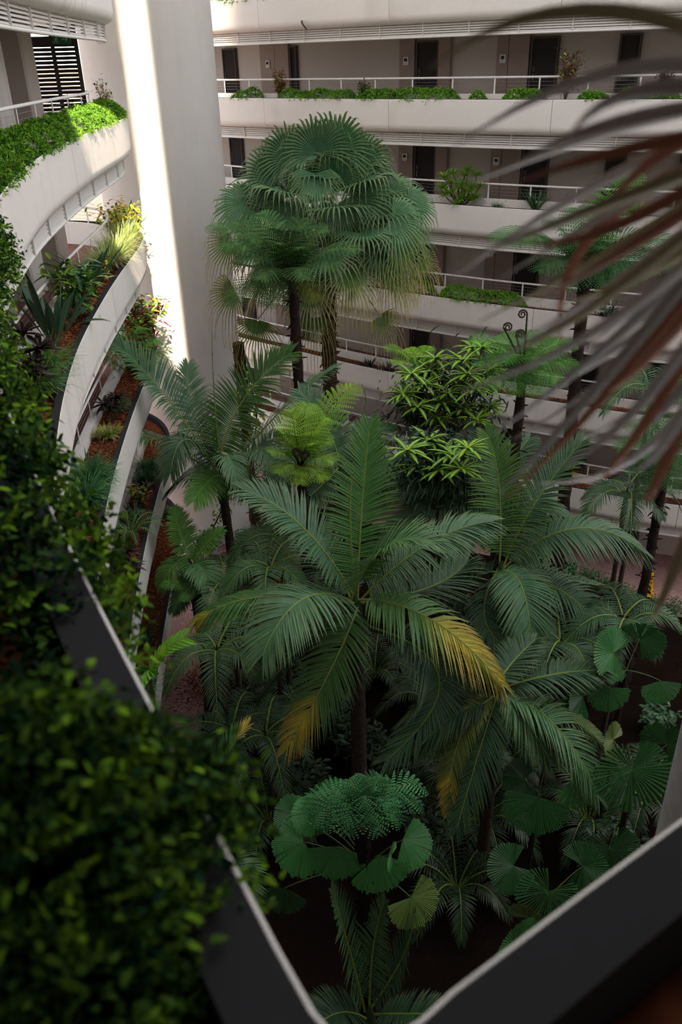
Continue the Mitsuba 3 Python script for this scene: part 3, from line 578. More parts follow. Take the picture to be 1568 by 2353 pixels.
for i, (px, py, d, lab) in enumerate([(520, 1345, 17.0, 'feather palm with glossy arching fronds right of the slim dark trunk'), (640, 1240, 18.0, 'low dark palm before the fern tree in the middle distance'),
                                      (620, 1310, 16.6, 'dark palm over orange mulch, left of the largest palm'), (500, 1500, 14.5, 'low palm with a spreading dark frond beside the slim trunk'),
                                      (530, 1680, 14.2, 'deeply shaded palm behind the yellow-tipped frond'), (610, 1690, 14.0, 'deeply shaded palm left of the yellowing hanging frond'),
                                      (1290, 1480, 14.3, 'dark palm in shade left of the fan palms'), (1430, 1430, 14.6, 'dark palm at the foot of the paved walk'),
                                      (1500, 900, 19.5, 'dark feather palm in front of the lower right galleries'), (1440, 1140, 18.5, 'shaded feather palm hanging over the lowest right planter')]):
    c = A(px, py, d); fr = []
    for j in range(7):
        a = j * 0.9 + i; h = np.array([math.cos(a), math.sin(a) * 0.9, 0]); L = 1.0 + 0.35 * ((j * 7 + i) % 3)
        fr.append((c + h * L * 0.55 + Z * 0.42 * L * 0.5, c + h * L * 1.05 - Z * 0.25 * L, dict(L=0.45, pairs=36, colr=(GREEN if i < 4 else DEEP * 1.5) * rng.uniform(0.9, 1.3), face=0.35, droop=0.35, w=0.016)))
    palm(lab, c, (c[0], c[1] + 0.1), fr, word='low_palm', r=(0.07, 0.06))

# bright young palm leaf, undivided, near the left galleries
o = thing('young_palm', 'young palm with one broad undivided bright green leaf beside the left galleries', 'plant'); c = A(345, 1560, 12.6)
trunk(o, [np.array([c[0], c[1], 0.3]), c], 0.05, 0.035, colr=(0.06, 0.09, 0.03))
for (m, t, n_) in [(A(372, 1498, 12.7), A(440, 1458, 12.8), 0), (A(345, 1540, 12.5), A(318, 1560, 12.3), 1)]:
    P = bez(c, m, t, 14); tt, ss, nn = frame_of(P, 0.8); mb = MB()
    for sd in (-1, 1):
        d = tt[2:12] * 0.75 + ss[2:12] * sd * 0.65; add_blades(mb, tint((0.14, 0.36, 0.03), 10, 0.1), P[2:12], d, nn[2:12], np.linspace(0.22, 0.42, 10), 0.05, 0.15, prof='segment', fold=0.3)
    k = mb.build('leaf', 'leaf', o); r = MB(); r.add(*tube_mesh(P, np.linspace(0.015, 0.004, 14), 5), (0.25, 0.38, 0.05)); r.build('midrib', 'leaf', k)

# the great fan palm before the right wing
o = thing('fan_palm', 'tall fan palm with a round crown of hanging leaf tips before the right wing', 'palm tree')
c = A(752, 560, 24.0); trunk(o, [[c[0] - 0.05, c[1], 0.3], [c[0] - 0.05, c[1], c[2] * .5], c - [0, 0, 0.2]], 0.26, 0.2, colr=(0.06, 0.04, 0.033), rough=0.08, stubs=500)
NF = 44
for i in range(NF):   # leaves all round the crown
    el = math.radians(80 - 112 * ((i + 0.5) / NF) ** 0.85); az = i * 2.39996 + 0.3; h = np.array([math.cos(az), math.sin(az), 0]); d = h * math.cos(el) + Z * math.sin(el); pl = rng.uniform(1.6, 2.1)
    hub = c + d * pl - Z * 0.15 * pl * math.cos(el) + Z * 0.35; ax = nrm(d * 0.8 + h * 0.35 - Z * (0.1 + 0.3 * (el < 0.2))); n = nrm(Z * math.cos(el) - h * math.sin(el) + 0.15 * np.array([0, -1, 0]))
    old = el < math.radians(-10)
    fan(o, c + d * 0.12, hub, ax, R=rng.uniform(1.2, 1.4), span=235 if not old else 200, nseg=30, fused=0.5, droop=0.12 + 0.15 * old, tail=rng.uniform(0.3, 0.6), cup=0.35, colr=(DEEP * 1.7 if not old else GREEN * [1.7, 1.15, .7]), tipcol=(0.14, 0.2, 0.08) if not old else STRAW * .8, face=n, stem=(0.10, 0.13, 0.04))
# leaves turned to the open court: hub pixel, pointing direction, radius, age (0 fresh, 1 yellowing, 2 dry)
for i, (hx, hy, dx, dy, R_, age) in enumerate([(728, 350, -.05, 1, 1.35, 0), (772, 345, .35, 1, 1.4, 0), (668, 362, -.45, 1, 1.3, 0), (822, 372, .6, .9, 1.3, 0), (725, 400, 0, -.5, 1.0, 0), (770, 405, .2, .6, 1.1, 0), (630, 408, -1, .5, 1.3, 0), (622, 460, -1, .2, 1.25, 0), (668, 470, -.3, -1, 1.0, 0), (810, 455, 1, .75, 1.4, 0), (846, 472, .2, -1, 1.1, 0), (882, 450, 1, .2, 1.3, 0), (900, 505, 1, -.25, 1.25, 0),
        (775, 468, .2, -1, 1.0, 0), (802, 525, .1, -1, 1.1, 0), (862, 545, .4, -1, 1.15, 0), (912, 562, .8, -.6, 1.1, 1), (566, 468, -1, 0, 1.2, 0), (536, 552, -1, -.4, 1.1, 1), (540, 668, -1, -.35, 1.1, 2), (593, 735, -.25, -1, 1.05, 1), (723, 729, 0, -1, 0.95, 1), (892, 618, 1, -.35, 1.05, 2), (872, 726, .6, -.75, 0.95, 2), (806, 622, .5, -.9, 1.1, 1), (700, 620, -.2, -1, 1.1, 0), (940, 470, 1, -.1, 1.0, 0), (960, 600, 1, -.4, 0.9, 2)]):
    hub = A(hx, hy, 22.6 + 0.35 * (i % 4)); top = dy > 0.4; n = nrm([0.05, -1, 0.25 if top else 0.65])
    fan(o, c + (hub - c) * 0.1 - Z * 0.1, hub, nrm([dx, -0.35, dy]), R=R_, span=215 if age == 0 else 180, nseg=30 if age == 0 else 24, thin=0.12 if age == 0 else 0.3, fused=0.5 if age == 0 else 0.34, droop=0.06 if top else 0.22, tail=(0.5 if top else 0.6), cup=0.3, colr=[DEEP * rng.uniform(1.5, 2.4), GREEN * [1.9, 1.4, .8], GREEN * [2.6, 1.4, 1.0]][age], tipcol=[(0.16, 0.24, 0.09), YELLOW * [.75, .75, 1.6], STRAW * 1.1][age], face=n, stem=(0.09, 0.10, 0.04))
m = MB()
for i in range(60):   # flower stalks in the heart of the crown
    d = nrm([rng.normal(0, .5), -1, rng.normal(0.2, .5)]); p = c + Z * 0.5 + d * 0.4; v, f = tube_mesh(bez(p, p + d * 0.35 + Z * 0.1, p + d * 0.7 - Z * 0.2 + rng.normal(0, .12, 3), 6), 0.008, 4); m.add(v, f, (0.22, 0.17, 0.06))
m.build('flower_stalks', 'bark', o, kind='stuff')

# tree ferns
def tree_fern(label, c, tips, base=None, L=0.6, colr=GREEN, r=(0.15, 0.11), arch=0.16, heads=(), pairs=16, nl=10, ivy=None, tcol=(0.032, 0.022, 0.02), word='tree_fern', stubs=160):
    o = thing(word, label, 'tree fern'); c = np.asarray(c, float); b = np.array([c[0], c[1] + 0.1, 0.3]) if base is None else np.asarray(base, float)
    trunk(o, [b, (b + c) / 2 + [0.04, 0, 0], c], *r, colr=tcol, rough=0.1, stubs=stubs)
    for i, tp in enumerate(tips):
        tp, op = (tp[0], tp[1]) if isinstance(tp, tuple) and isinstance(tp[1], dict) else (tp, {})
        tp = np.asarray(tp, float); l = np.linalg.norm(tp - c); m = (c + tp) / 2 + Z * arch * l
        fern_frond(o, c + rng.normal(0, .03, 3), m, tp, **{**dict(L=L * min(1.1, 0.35 + 0.5 * l), colr=np.asarray(colr) * rng.uniform(0.8, 1.25), pairs=pairs, nl=nl), **op})
    for (q, e) in heads:   # unrolling young fronds
        q = np.asarray(q, float); s = np.linspace(0, 1, 26); t = np.linspace(0, 1, 10)[:, None]; st = c * (1 - t) + q * t + Z * 0.05 * np.sin(t * 3.14); an = s * 4.2 * np.pi / 2 * 1.6; rr = 0.10 * (1 - s * 0.8)
        cur = q + np.stack([e * (rr * np.cos(an) - 0.10), 0 * s, rr * np.sin(an)], 1); k = MB(); v, f = tube_mesh(np.vstack([st, cur[1:]]), np.r_[np.linspace(0.025, 0.018, 10), np.linspace(0.022, 0.014, 25)], 6); k.add(v, f, (0.05, 0.04, 0.03)); k.build('fiddlehead', 'bark', o)
    if ivy:
        k = 1500; s = rng.uniform(ivy[0], ivy[1], k)[:, None]; an = rng.uniform(0, 2 * np.pi, k); ou = np.stack([np.cos(an), np.sin(an), 0 * an], 1); p = b * (1 - s) + c * s + [0.04, 0, 0] * (1 - (2 * s - 1) ** 2) + ou * rng.uniform(0.16, 0.32, (k, 1))
        g = MB(); add_blades(g, tint((0.018, 0.03, 0.018), k, 0.4), p, ou + rng.normal(0, .5, (k, 3)), rng.normal(0, 1, (k, 3)) + ou, rng.uniform(0.04, 0.09, k), 0.025, 0.4, prof='ellipse'); g.build('ivy', 'leaf', o, kind='stuff', label='dark ivy climbing the lower trunk')
    return o
def tp(px, py, d, **k): return (A(px, py, d), k) if k else A(px, py, d)
tree_fern('tree fern with flat feathery crown in front of the great fan palm', A(672, 640, 21), [tp(478, 525, 20.6), tp(540, 515, 21.2), tp(600, 490, 21.6), tp(690, 505, 21.6), tp(748, 525, 21), tp(825, 575, 20.2), tp(775, 612, 20), tp(560, 600, 19.8), tp(600, 640, 19.6), tp(520, 700, 20.2), tp(700, 640, 19.4), tp(730, 690, 20.2, colr=(0.12, 0.13, 0.03)), tp(545, 560, 22), tp(640, 560, 19.6), tp(610, 700, 20), tp(720, 580, 22), tp(650, 530, 20.2), tp(690, 570, 19.6), tp(510, 570, 20.0), tp(580, 550, 20.2)], colr=(0.058, 0.125, 0.042), r=(0.17, 0.13), L=0.7)
tree_fern('tree fern with fiddleheads and an ivy-clad leaning trunk right of the variegated shrub', A(1203, 850, 17), [tp(1088, 782, 16.8), tp(1100, 840, 16.4), tp(1150, 770, 17.6), tp(1215, 758, 17.8), tp(1270, 775, 17.4), tp(1320, 790, 17), tp(1335, 850, 16.6), tp(1290, 885, 16.2), tp(1240, 905, 16), tp(1185, 905, 16), tp(1130, 890, 16.2), tp(1160, 830, 15.8), tp(1240, 835, 15.8), tp(1285, 830, 18), tp(1125, 815, 17.6)], base=[A(1140, 1300, 16.5)[0], 16.5, 0.3], colr=FRESH * [.75, .8, .9], heads=[(A(1157, 752, 16.9), -1), (A(1186, 768, 16.9), -1), (A(1212, 722, 17), 1)], ivy=(0.05, 0.62), r=(0.17, 0.10))
tree_fern('tall tree fern with a wide dark crown behind the dry fronds on the right', A(1345, 620, 20.5), [tp(1128, 548, 20), tp(1180, 560, 19.6), tp(1250, 505, 20.4), tp(1330, 480, 21), tp(1458, 395, 21.4, colr=FRESH * .8), tp(1410, 520, 20), tp(1480, 540, 20.4), tp(1570, 560, 20), tp(1560, 620, 19.6), tp(1470, 640, 19.4), tp(1400, 660, 19.4), tp(1300, 660, 19.4), tp(1240, 620, 19.6), tp(1290, 560, 21.4), tp(1380, 570, 19.2), tp(1340, 560, 19.2), tp(1440, 450, 20.8, colr=FRESH * .7)], colr=GREEN * .9, base=[A(1305, 1185, 20)[0], 20.3, 0.3], L=0.8, r=(0.2, 0.14))
tree_fern('tree fern in shade at the right edge before the lowest right gallery', A(1535, 1045, 18), [tp(1420, 1030, 17.8), tp(1440, 975, 18.4), tp(1490, 955, 18.6), tp(1550, 950, 18.6), tp(1600, 980, 18), tp(1450, 1085, 17.4), tp(1490, 1120, 17.2), tp(1550, 1130, 17), tp(1610, 1080, 17.4), tp(1500, 1020, 17), tp(1480, 1050, 17)], colr=GREEN, r=(0.14, 0.11))
tree_fern('bright yellow-green tree fern between the two large palms', A(690, 1075, 16.4), [tp(640, 985, 16.2), tp(668, 945, 16.8), tp(705, 930, 17.0), tp(745, 960, 16.8), tp(762, 1010, 16.4), tp(640, 1085, 15.6), tp(625, 1040, 16.0), tp(745, 1100, 15.6), tp(690, 1110, 15.4), tp(680, 1000, 15.6), tp(720, 1020, 15.6), tp(820, 885, 17.6), tp(765, 1060, 15.8)], colr=LIME * [.8, .85, .9], L=0.62, heads=[(A(672, 1040, 15.8), -1), (A(712, 1045, 15.8), 1)])
tree_fern('small tree fern spreading behind the variegated shrub', A(965, 850, 20.2), [tp(888, 800, 20), tp(905, 835, 19.6), tp(940, 800, 20.6), tp(985, 795, 20.8), tp(930, 860, 19.5)], colr=LIME * [.7, .9, .8], L=0.5)
tree_fern('fern at the foot of the left galleries with pale drooping fronds', A(455, 1365, 16.8), [tp(372, 1345, 16.6), tp(400, 1330, 17), tp(480, 1335, 16.6), tp(540, 1345, 16.6), tp(420, 1380, 16.2), tp(500, 1385, 16.2)], colr=FRESH, L=0.4)
tree_fern('fern tree with a dense flat crown before the round fan leaves at the bottom', A(832, 1900, 8.9), [tp(690, 1880, 8.7), tp(720, 1850, 9), tp(760, 1815, 9.2), tp(800, 1790, 9.4), tp(850, 1785, 9.5), tp(905, 1800, 9.3), tp(975, 1810, 9.2), tp(968, 1850, 8.9), tp(920, 1890, 8.5), tp(870, 1915, 8.2), tp(800, 1915, 8.2), tp(745, 1900, 8.4), tp(780, 1860, 8.6), tp(840, 1850, 8.4), tp(890, 1850, 8.6), tp(830, 1820, 9), tp(720, 1885, 8.5), tp(930, 1830, 9), tp(700, 1855, 8.8), tp(815, 1845, 8.7), tp(865, 1815, 9.0), tp(790, 1885, 8.3), tp(850, 1880, 8.3), tp(905, 1865, 8.6), tp(760, 1845, 8.8), tp(880, 1785, 9.4), tp(735, 1815, 9.2)], arch=0.34, colr=(0.05, 0.155, 0.06), L=0.5, r=(0.15, 0.12), pairs=11, nl=7, stubs=200, tcol=(0.02, 0.015, 0.015))

# round-leaved fan palms at the bottom and in the shade on the right
def round_palm(label, c, leaves, R=0.5, colr=(0.03, 0.135, 0.032), nseg=54, base=None, word='round_leaved_palm', stem=True):
    """leaves: [(hub pixel x, y, distance, axis x, axis z, radius, colour factor, options)]; the axis is the way the leaf's tip points."""
    o = thing(word, label, 'palm tree'); c = np.asarray(c, float)
    trunk(o, [np.array([c[0], c[1], 0.3]), c], 0.07, 0.06, colr=(0.04, 0.03, 0.025), rough=0.06, stubs=30)
    for (px, py, d, ax, az, R_, cf, op) in leaves:
        hub = A(px, py, d); fan(o, c, hub, nrm([ax, -0.25, az]), **{**dict(R=R_, span=290, nseg=nseg, fused=0.86, droop=0.10, cup=0.10, colr=np.asarray(colr) * cf, face=nrm([0.1, -0.75, 0.75]), blunt=True, splits=5, pet_r=0.011), **op})
    return o
round_palm('round-leaved fan palm at the bottom, its pleated leaves ringing the fern tree', A(845, 1990, 9.3), [
    (745, 1850, 9.6, -.5, 1, 0.56, 1.1, {}), (795, 1835, 9.7, 0, 1, 0.5, 1.3, dict(span=120)), (855, 1835, 9.7, .5, 1, 0.55, 1.1, {}), (720, 1870, 9.0, -1, .2, 0.36, 1.9, dict(span=180)), (700, 1935, 9.2, -.9, -.4, 0.55, 1.5, dict(span=190)),
    (775, 1945, 8.9, -.2, -1, 0.58, 1.5, dict(span=170)), (870, 1965, 8.9, .15, -1, 0.66, 1.4, dict(span=130)), (925, 1930, 9.2, .9, -.3, 0.5, 1.3, dict(span=170)), (900, 1965, 8.6, -.1, .3, 0.24, 1.3, {}), (672, 1870, 9.6, -.6, .3, 0.36, 0.7, {}),
    (945, 2062, 8.7, .5, -.7, 0.5, 2.2, dict(span=240, colr=(0.10, 0.17, 0.03), splits=14)), (655, 2040, 9.4, -.3, -1, 0.5, 0.5, dict(span=160))])
for lab, c, lv in [('dark fan palm hanging left of the right-hand group', A(1235, 1835, 11.8), [(1238, 1832, 11.4, -.3, -1, 0.78, .9, dict(span=190, splits=9)), (1330, 1775, 11.6, .35, -1, 0.72, 1.1, dict(span=150, splits=5)), (1205, 1790, 12, -.9, .2, 0.5, .6, {}), (1290, 1640, 12.6, -.3, .8, 0.5, .8, {})]),
                   ('dark fan palm with star-shaped leaves beside the grey column', A(1455, 1785, 11.6), [(1452, 1770, 11.4, 0, -1, 0.85, .75, dict(span=340, splits=16, fused=0.55)), (1535, 1710, 11.8, .3, .6, 0.6, .8, dict(splits=10)), (1410, 1700, 12.2, -.4, .5, 0.42, 1.1, dict(colr=(0.09, 0.14, 0.03))), (1400, 1950, 11, 0, -1, 0.7, .5, dict(span=320, splits=14, fused=0.6))]),
                   ('fan palm with half-round leaves under the paved walk', A(1440, 1540, 13.4), [(1400, 1580, 13, -.2, -.9, 0.5, 1.0, dict(span=210)), (1520, 1565, 13, 0, -1, 0.5, 1.0, dict(span=170)), (1410, 1500, 13.2, -.7, .5, 0.62, 1.0, {}), (1470, 1470, 13.6, .3, .9, 0.55, .9, {}), (1340, 1600, 12.9, -.5, .6, 0.55, .8, dict(splits=10))]),
                   ('low fan palm with narrow starry leaves above the dark parapet', A(1265, 2060, 9.9), [(1262, 2048, 9.7, -.4, -.7, 0.62, .8, dict(span=300, splits=26, fused=0.4, nseg=40)), (1180, 1990, 10.2, -.8, -.2, 0.5, .5, {}), (1340, 1990, 10, .5, .3, 0.5, .5, dict(splits=12))]),
                   ('fan palm with one broad glossy leaf cut off by the dark parapet', A(1190, 2190, 8.8), [(1185, 2170, 8.6, -.35, .8, 0.6, 1.3, dict(span=250, splits=4)), (1215, 2110, 9, .3, .6, 0.4, 1.2, dict(colr=(0.10, 0.13, 0.04)))])]:
    round_palm(lab, c, lv, nseg=46)

# the tall shrub with striped strap leaves
for lab, heads, root, dd in [('tall striped-leaf shrub, upper clump, left of the ivy-clad tree fern', [(945, 860), (1000, 825), (1062, 828), (1108, 800), (1040, 878), (975, 885), (1090, 895), (1125, 935), (1015, 925), (925, 905), (1128, 850), (1065, 940), (960, 935), (1085, 800), (1000, 960), (1095, 965), (985, 850), (1030, 905), (1075, 860), (945, 905), (1115, 880)], (1035, 1010), 19.3),
                         ('tall striped-leaf shrub, lower clump above the grey-green palm', [(935, 1035), (985, 1012), (1040, 1045), (1075, 1030), (960, 1072), (1012, 1080), (1060, 1078), (1020, 1030)], (1005, 1130), 16.2)]:
    o = thing('striped_leaf_shrub', lab, 'shrub'); b = A(root[0], root[1], dd + 0.3); b[2] = max(b[2], 1.0); trunk(o, [[b[0], b[1], 0.3], b], 0.09, 0.06, colr=(0.05, 0.04, 0.03))
    rosettes(o, [A(x, y, dd + 0.5 * ((i * 5) % 3 - 1)) for i, (x, y) in enumerate(heads)], n=14, L=0.62, w=0.056, colr=FRESH * [.8, 1, .8], stripe=LIME * [1.5, 1.3, 1], root=b)
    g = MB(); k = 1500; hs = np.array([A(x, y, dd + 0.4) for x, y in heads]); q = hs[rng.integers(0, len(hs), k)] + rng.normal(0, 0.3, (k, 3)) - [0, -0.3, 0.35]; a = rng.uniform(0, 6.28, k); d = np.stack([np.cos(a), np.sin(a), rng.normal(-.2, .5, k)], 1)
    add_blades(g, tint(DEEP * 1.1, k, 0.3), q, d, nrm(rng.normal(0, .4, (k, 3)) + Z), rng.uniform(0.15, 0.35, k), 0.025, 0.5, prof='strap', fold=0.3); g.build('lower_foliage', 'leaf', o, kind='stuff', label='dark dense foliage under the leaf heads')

# ------------------------------------------------------------------ garden bed, walk and kerb
BED = np.array([(-3.5, 27.2), (-3.9, 24.5), (-4.2, 20), (-3.9, 15), (-2.6, 9), (-0.8, 4.5), (1.2, 3.2), (5, 5.2), (10, 8), (14, 11.5), (15.5, 16), (14, 20), (11.4, 22.0), (9.9, 23.1), (8.6, 24.5), (6.5, 25.8), (3, 27.9), (0, 29.8), (-2.2, 30.8), (-3.1, 29.6)])
def bed_mesh():
    p = spline(np.vstack([BED, BED[:1]]), 140)[:-1]; c = np.array([3.0, 15.0]); v = []; n = len(p); R_ = [1.0, 0.97, 0.9, 0.75, 0.55, 0.3]
    for i, s in enumerate(R_):
        q = c + (p - c) * s; h = 0.02 if i == 0 else 0.22 + 0.16 * meshkit.fbm(np.c_[q * 0.8, 0 * q[:, 0]], 3, 9); v.append(np.c_[q, np.broadcast_to(h, n)])
    v = np.vstack(v + [[[c[0], c[1], 0.35]]]); f = []
    for i in range(len(R_) - 1):
        a = np.arange(n); b = (a + 1) % n; f += [np.stack([i * n + a, i * n + b, (i + 1) * n + b], 1), np.stack([i * n + a, (i + 1) * n + b, (i + 1) * n + a], 1)]
    a = np.arange(n); f.append(np.stack([(len(R_) - 1) * n + a, (len(R_) - 1) * n + (a + 1) % n, a * 0 + len(v) - 1], 1)); return (v, np.vstack(f)), p
(bm, bp) = bed_mesh()
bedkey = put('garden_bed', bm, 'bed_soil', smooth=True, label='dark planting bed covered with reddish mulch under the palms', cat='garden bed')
m = MB(); k = 9000; cen = np.array([at_z(x, y, 0.35)[:2] for x, y in [(560, 1555), (640, 1330), (560, 1240), (690, 1300), (480, 1560), (620, 1230), (700, 1390), (600, 1400)]]); q = cen[rng.integers(0, len(cen), k)] + rng.normal(0, 0.7, (k, 2)); s_ = np.zeros(k); h = 0.27 + 0.16 * meshkit.fbm(np.c_[q * 0.8, 0 * s_], 3, 9)
a = rng.uniform(0, 6.28, k); d = np.stack([np.cos(a), np.sin(a), rng.normal(0, .2, k)], 1); cl = np.array([0.30, 0.10, 0.05]) * rng.uniform(0.35, 1.2, (k, 1)) * meshkit.noise(np.c_[q * 1.3, 0 * s_], 4)[:, None] * 1.5
add_blades(m, cl, np.c_[q, h], d, Z + rng.normal(0, .2, (k, 3)), rng.uniform(0.05, 0.12, k), 0.018, 0.0, prof='needle'); m.build('mulch', 'chip', bedkey, kind='stuff', label='red-brown bark mulch on the bed')

# ground cover and understorey bushes, each its own plant
lows = [(640, 1210, 'leafy bush with grey-green leaves under the bright tree fern'), (480, 1205, 'low bush with dark oval leaves left of the slim trunk'), (560, 1235, 'low bush with pale green leaves right of the slim trunk'), (660, 1300, 'bush of dark oval leaves over orange mulch'), (590, 1285, 'bush with light green leaves in orange mulch'),
        (480, 1240, 'low dark bush behind the small bright palm'), (545, 1290, 'low leafy bush beside the foot of the slim trunk'), (700, 1330, 'leafy bush in shade left of the largest palm'), (930, 1200, 'bright leafy bush behind the largest palm'), (1060, 1250, 'yellow-green bush behind the right frond of the largest palm'),
        (1300, 1310, 'dark bush at the edge of the paved walk'), (1230, 1290, 'dark leafy bush under the far-reaching frond'), (1500, 1650, 'dark bush in shade near the grey column'), (1380, 1440, 'dark leafy bush in the shaded bed'), (640, 1100, 'tall dark bush at the foot of the great fan palm'), (760, 1120, 'dark bush behind the fern tree in the middle'), (880, 1130, 'dark bush below the lower striped shrub, left'), (1000, 1150, 'dark bush below the lower striped shrub, right'), (1120, 1200, 'dark bush beside the ivy-clad trunk'), (1240, 1240, 'dark bush before the lowest right gallery')]
for i, (x, y, lab) in enumerate(lows):
    p = at_z(x, y + 30, 0.35); shrub(lab, p, h=0.8 if i < 14 else 1.8, r=0.6 if i < 14 else 1.2, n=380 if i < 14 else 700, leaf=(0.2, 0.045) if i < 14 else (0.26, 0.06), cols=[FRESH * .8, GREEN * 1.4] if i % 2 else [STEEL * 1.1, GREEN], canes=8)
E1 = [(1335, 1335), (1375, 1350), (1415, 1368), (1450, 1388), (1490, 1402), (1530, 1410)]
for i, (x, y) in enumerate(E1):
    nth = ['leftmost', 'second from the left', 'third from the left', 'third from the right', 'second from the right', 'rightmost'][i]
    p = at_z(x, y, 0.28); shrub(f'low creeping shrub edging the paved walk, {nth} of the row', p, h=0.4, r=0.75, n=700, leaf=(0.08, 0.025), cols=[DEEP, GREEN * .9, FRESH * .5], group='creeping shrubs along the walk', canes=6, word='edging_shrub')
SH = [(560, 1560, 'beside the foot of the slim trunk'), (620, 1600, 'left of the yellowing hanging frond'), (700, 1650, 'under the yellowing hanging frond'), (760, 1700, 'right of the yellowing frond tip'), (1000, 1640, 'behind the dark hanging frond right of the middle trunk'), (900, 1800, 'above the fern tree at the bottom'),
      (1100, 1900, 'left of the hanging dark fan palm'), (1200, 1700, 'under the dark feather palm, lower right'), (1350, 1900, 'below the star-shaped fan leaves'), (1300, 1430, 'near the edging shrubs of the walk'), (1050, 2050, 'right of the olive split fan leaf'), (700, 1850, 'left of the fern tree at the bottom'), (620, 1900, 'right of the near hedge tips'),
      (980, 1950, 'right of the bottom fan palm'), (1480, 1850, 'beside the foot of the grey column'), (1400, 2000, 'above the dark parapet'), (860, 1560, 'beside the middle trunk'), (1120, 1500, 'right of the yellow-tipped frond'), (740, 1480, 'under the broad pale frond of the largest palm'), (1040, 1430, 'right of the crown of the largest palm'), (1250, 1560, 'under the grey-green curled fronds'), (560, 1700, 'behind the yellow-tipped palm by the hedge'), (1150, 1780, 'left of the far shaded fronds'), (820, 1750, 'between the hanging fronds'), (1060, 1780, 'under the small yellowish hanging frond')]
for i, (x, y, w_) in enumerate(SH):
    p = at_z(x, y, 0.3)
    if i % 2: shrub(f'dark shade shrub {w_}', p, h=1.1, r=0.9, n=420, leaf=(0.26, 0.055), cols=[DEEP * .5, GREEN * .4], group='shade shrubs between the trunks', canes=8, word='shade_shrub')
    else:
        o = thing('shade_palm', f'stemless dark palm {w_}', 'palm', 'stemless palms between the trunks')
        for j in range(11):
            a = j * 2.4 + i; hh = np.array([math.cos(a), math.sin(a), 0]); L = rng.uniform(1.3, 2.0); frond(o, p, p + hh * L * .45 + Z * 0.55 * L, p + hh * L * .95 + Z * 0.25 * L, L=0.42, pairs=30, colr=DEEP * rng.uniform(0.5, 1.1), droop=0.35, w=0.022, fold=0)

# yellow warning cone on the walk
o = thing('warning_cone', 'tall yellow wet-floor warning cone on the paved walk', 'cone'); cp = at_z(1490, 1366, 0.0); CH = 0.92
def cone_mesh(prof):
    v = []; n = 4
    for (r_, z_) in prof:
        b = r_ * 0.18
        ring = np.array([[r_ - b, -r_], [r_, -r_ + b], [r_, r_ - b], [r_ - b, r_], [-r_ + b, r_], [-r_, r_ - b], [-r_, -r_ + b], [-r_ + b, -r_]]); v.append(np.c_[ring, np.full(8, z_)])
    v = np.vstack(v); f = []; m_ = len(prof)
    for i in range(m_ - 1):
        for j in range(8): f.append([i * 8 + j, i * 8 + (j + 1) % 8, (i + 1) * 8 + (j + 1) % 8, (i + 1) * 8 + j])
    f = np.array(f); f = np.vstack([f[:, [0, 1, 2]], f[:, [0, 2, 3]], [[(m_ - 1) * 8, (m_ - 1) * 8 + j, (m_ - 1) * 8 + j + 1] for j in range(1, 7)]]); return v, f
TURN = T().translate(cp.tolist()).rotate([0, 0, 1], -28)
def on_cone(mesh, bsdf, base, label=None):
    key = name(base, o); scene[key] = {**shape(mesh, bsdf), 'to_world': TURN}
    if label: tag(key, label)
PAINT['cone_plastic'] = (0.78, 0.42, 0.012); PAINT['cone_print'] = (0.03, 0.025, 0.02); PAINT['cone_red'] = (0.55, 0.05, 0.03)
on_cone(cone_mesh([(0.165, 0.0), (0.17, 0.025), (0.135, 0.05), (0.052, 0.86), (0.05, 0.9), (0.038, 0.91), (0.03, CH)]), 'cone_plastic', 'body')
on_cone(cone_mesh([(0.022, CH), (0.022, CH + 0.012)]), 'cone_print', 'top_hole')
for ang in (-90, 0):   # warning triangle and two lines of print on the faces turned to the court
    R_ = trimesh.transformations.rotation_matrix(math.radians(ang + 90), [0, 0, 1])
    for (txt, z, hh) in (('CAUTION', 0.555, 0.03), ('WET FLOOR', 0.515, 0.025)):
        t = meshkit.text_mesh(txt, hh, 0.003, bold=True); t.apply_translation([-t.bounds[:, 0].mean(), 0, 0]); w_ = np.ptp(t.bounds[:, 0]); t.apply_scale([min(1, 0.13 / w_), 1, 1]); t.apply_transform(trimesh.transformations.rotation_matrix(math.pi / 2 - 0.1, [1, 0, 0])); t.apply_translation([0, -(0.135 - (z - 0.05) * 0.1025) - 0.004, z]); t.apply_transform(R_); on_cone(t, 'cone_print', 'lettering')
    for (sc, b_, mat, dz) in ((0.075, 'warning_triangle', 'cone_red', 0.002), (0.045, 'triangle_field', 'cone_plastic', 0.004)):
        z = 0.36; y = -(0.135 - (z - 0.05) * 0.1025); tri = np.array([[-sc, 0, 0], [sc, 0, 0], [0, 0, sc * 1.75]]) + [0, 0, -sc * 0.6]
        v = np.vstack([tri + [0, y - dz - 0.004, z], tri + [0, y + 0.01, z]]); v[:, 1] += (v[:, 2] - z) * 0.1025; t = trimesh.Trimesh(v, [[0, 1, 2], [0, 3, 4], [0, 4, 1], [1, 4, 5], [1, 5, 2], [2, 5, 3], [2, 3, 0]]); t.apply_transform(R_); on_cone(t, mat, b_)
    z = 0.355; y = -(0.135 - (z - 0.05) * 0.1025) - 0.009
    t = trimesh.util.concatenate([trimesh.creation.box([0.012, 0.004, 0.045], trimesh.transformations.translation_matrix([0, y, z])), trimesh.creation.box([0.03, 0.004, 0.01], trimesh.transformations.translation_matrix([0.008, y, z - 0.02]))]); t.apply_transform(R_); on_cone(t, 'cone_print', 'slipping_figure')

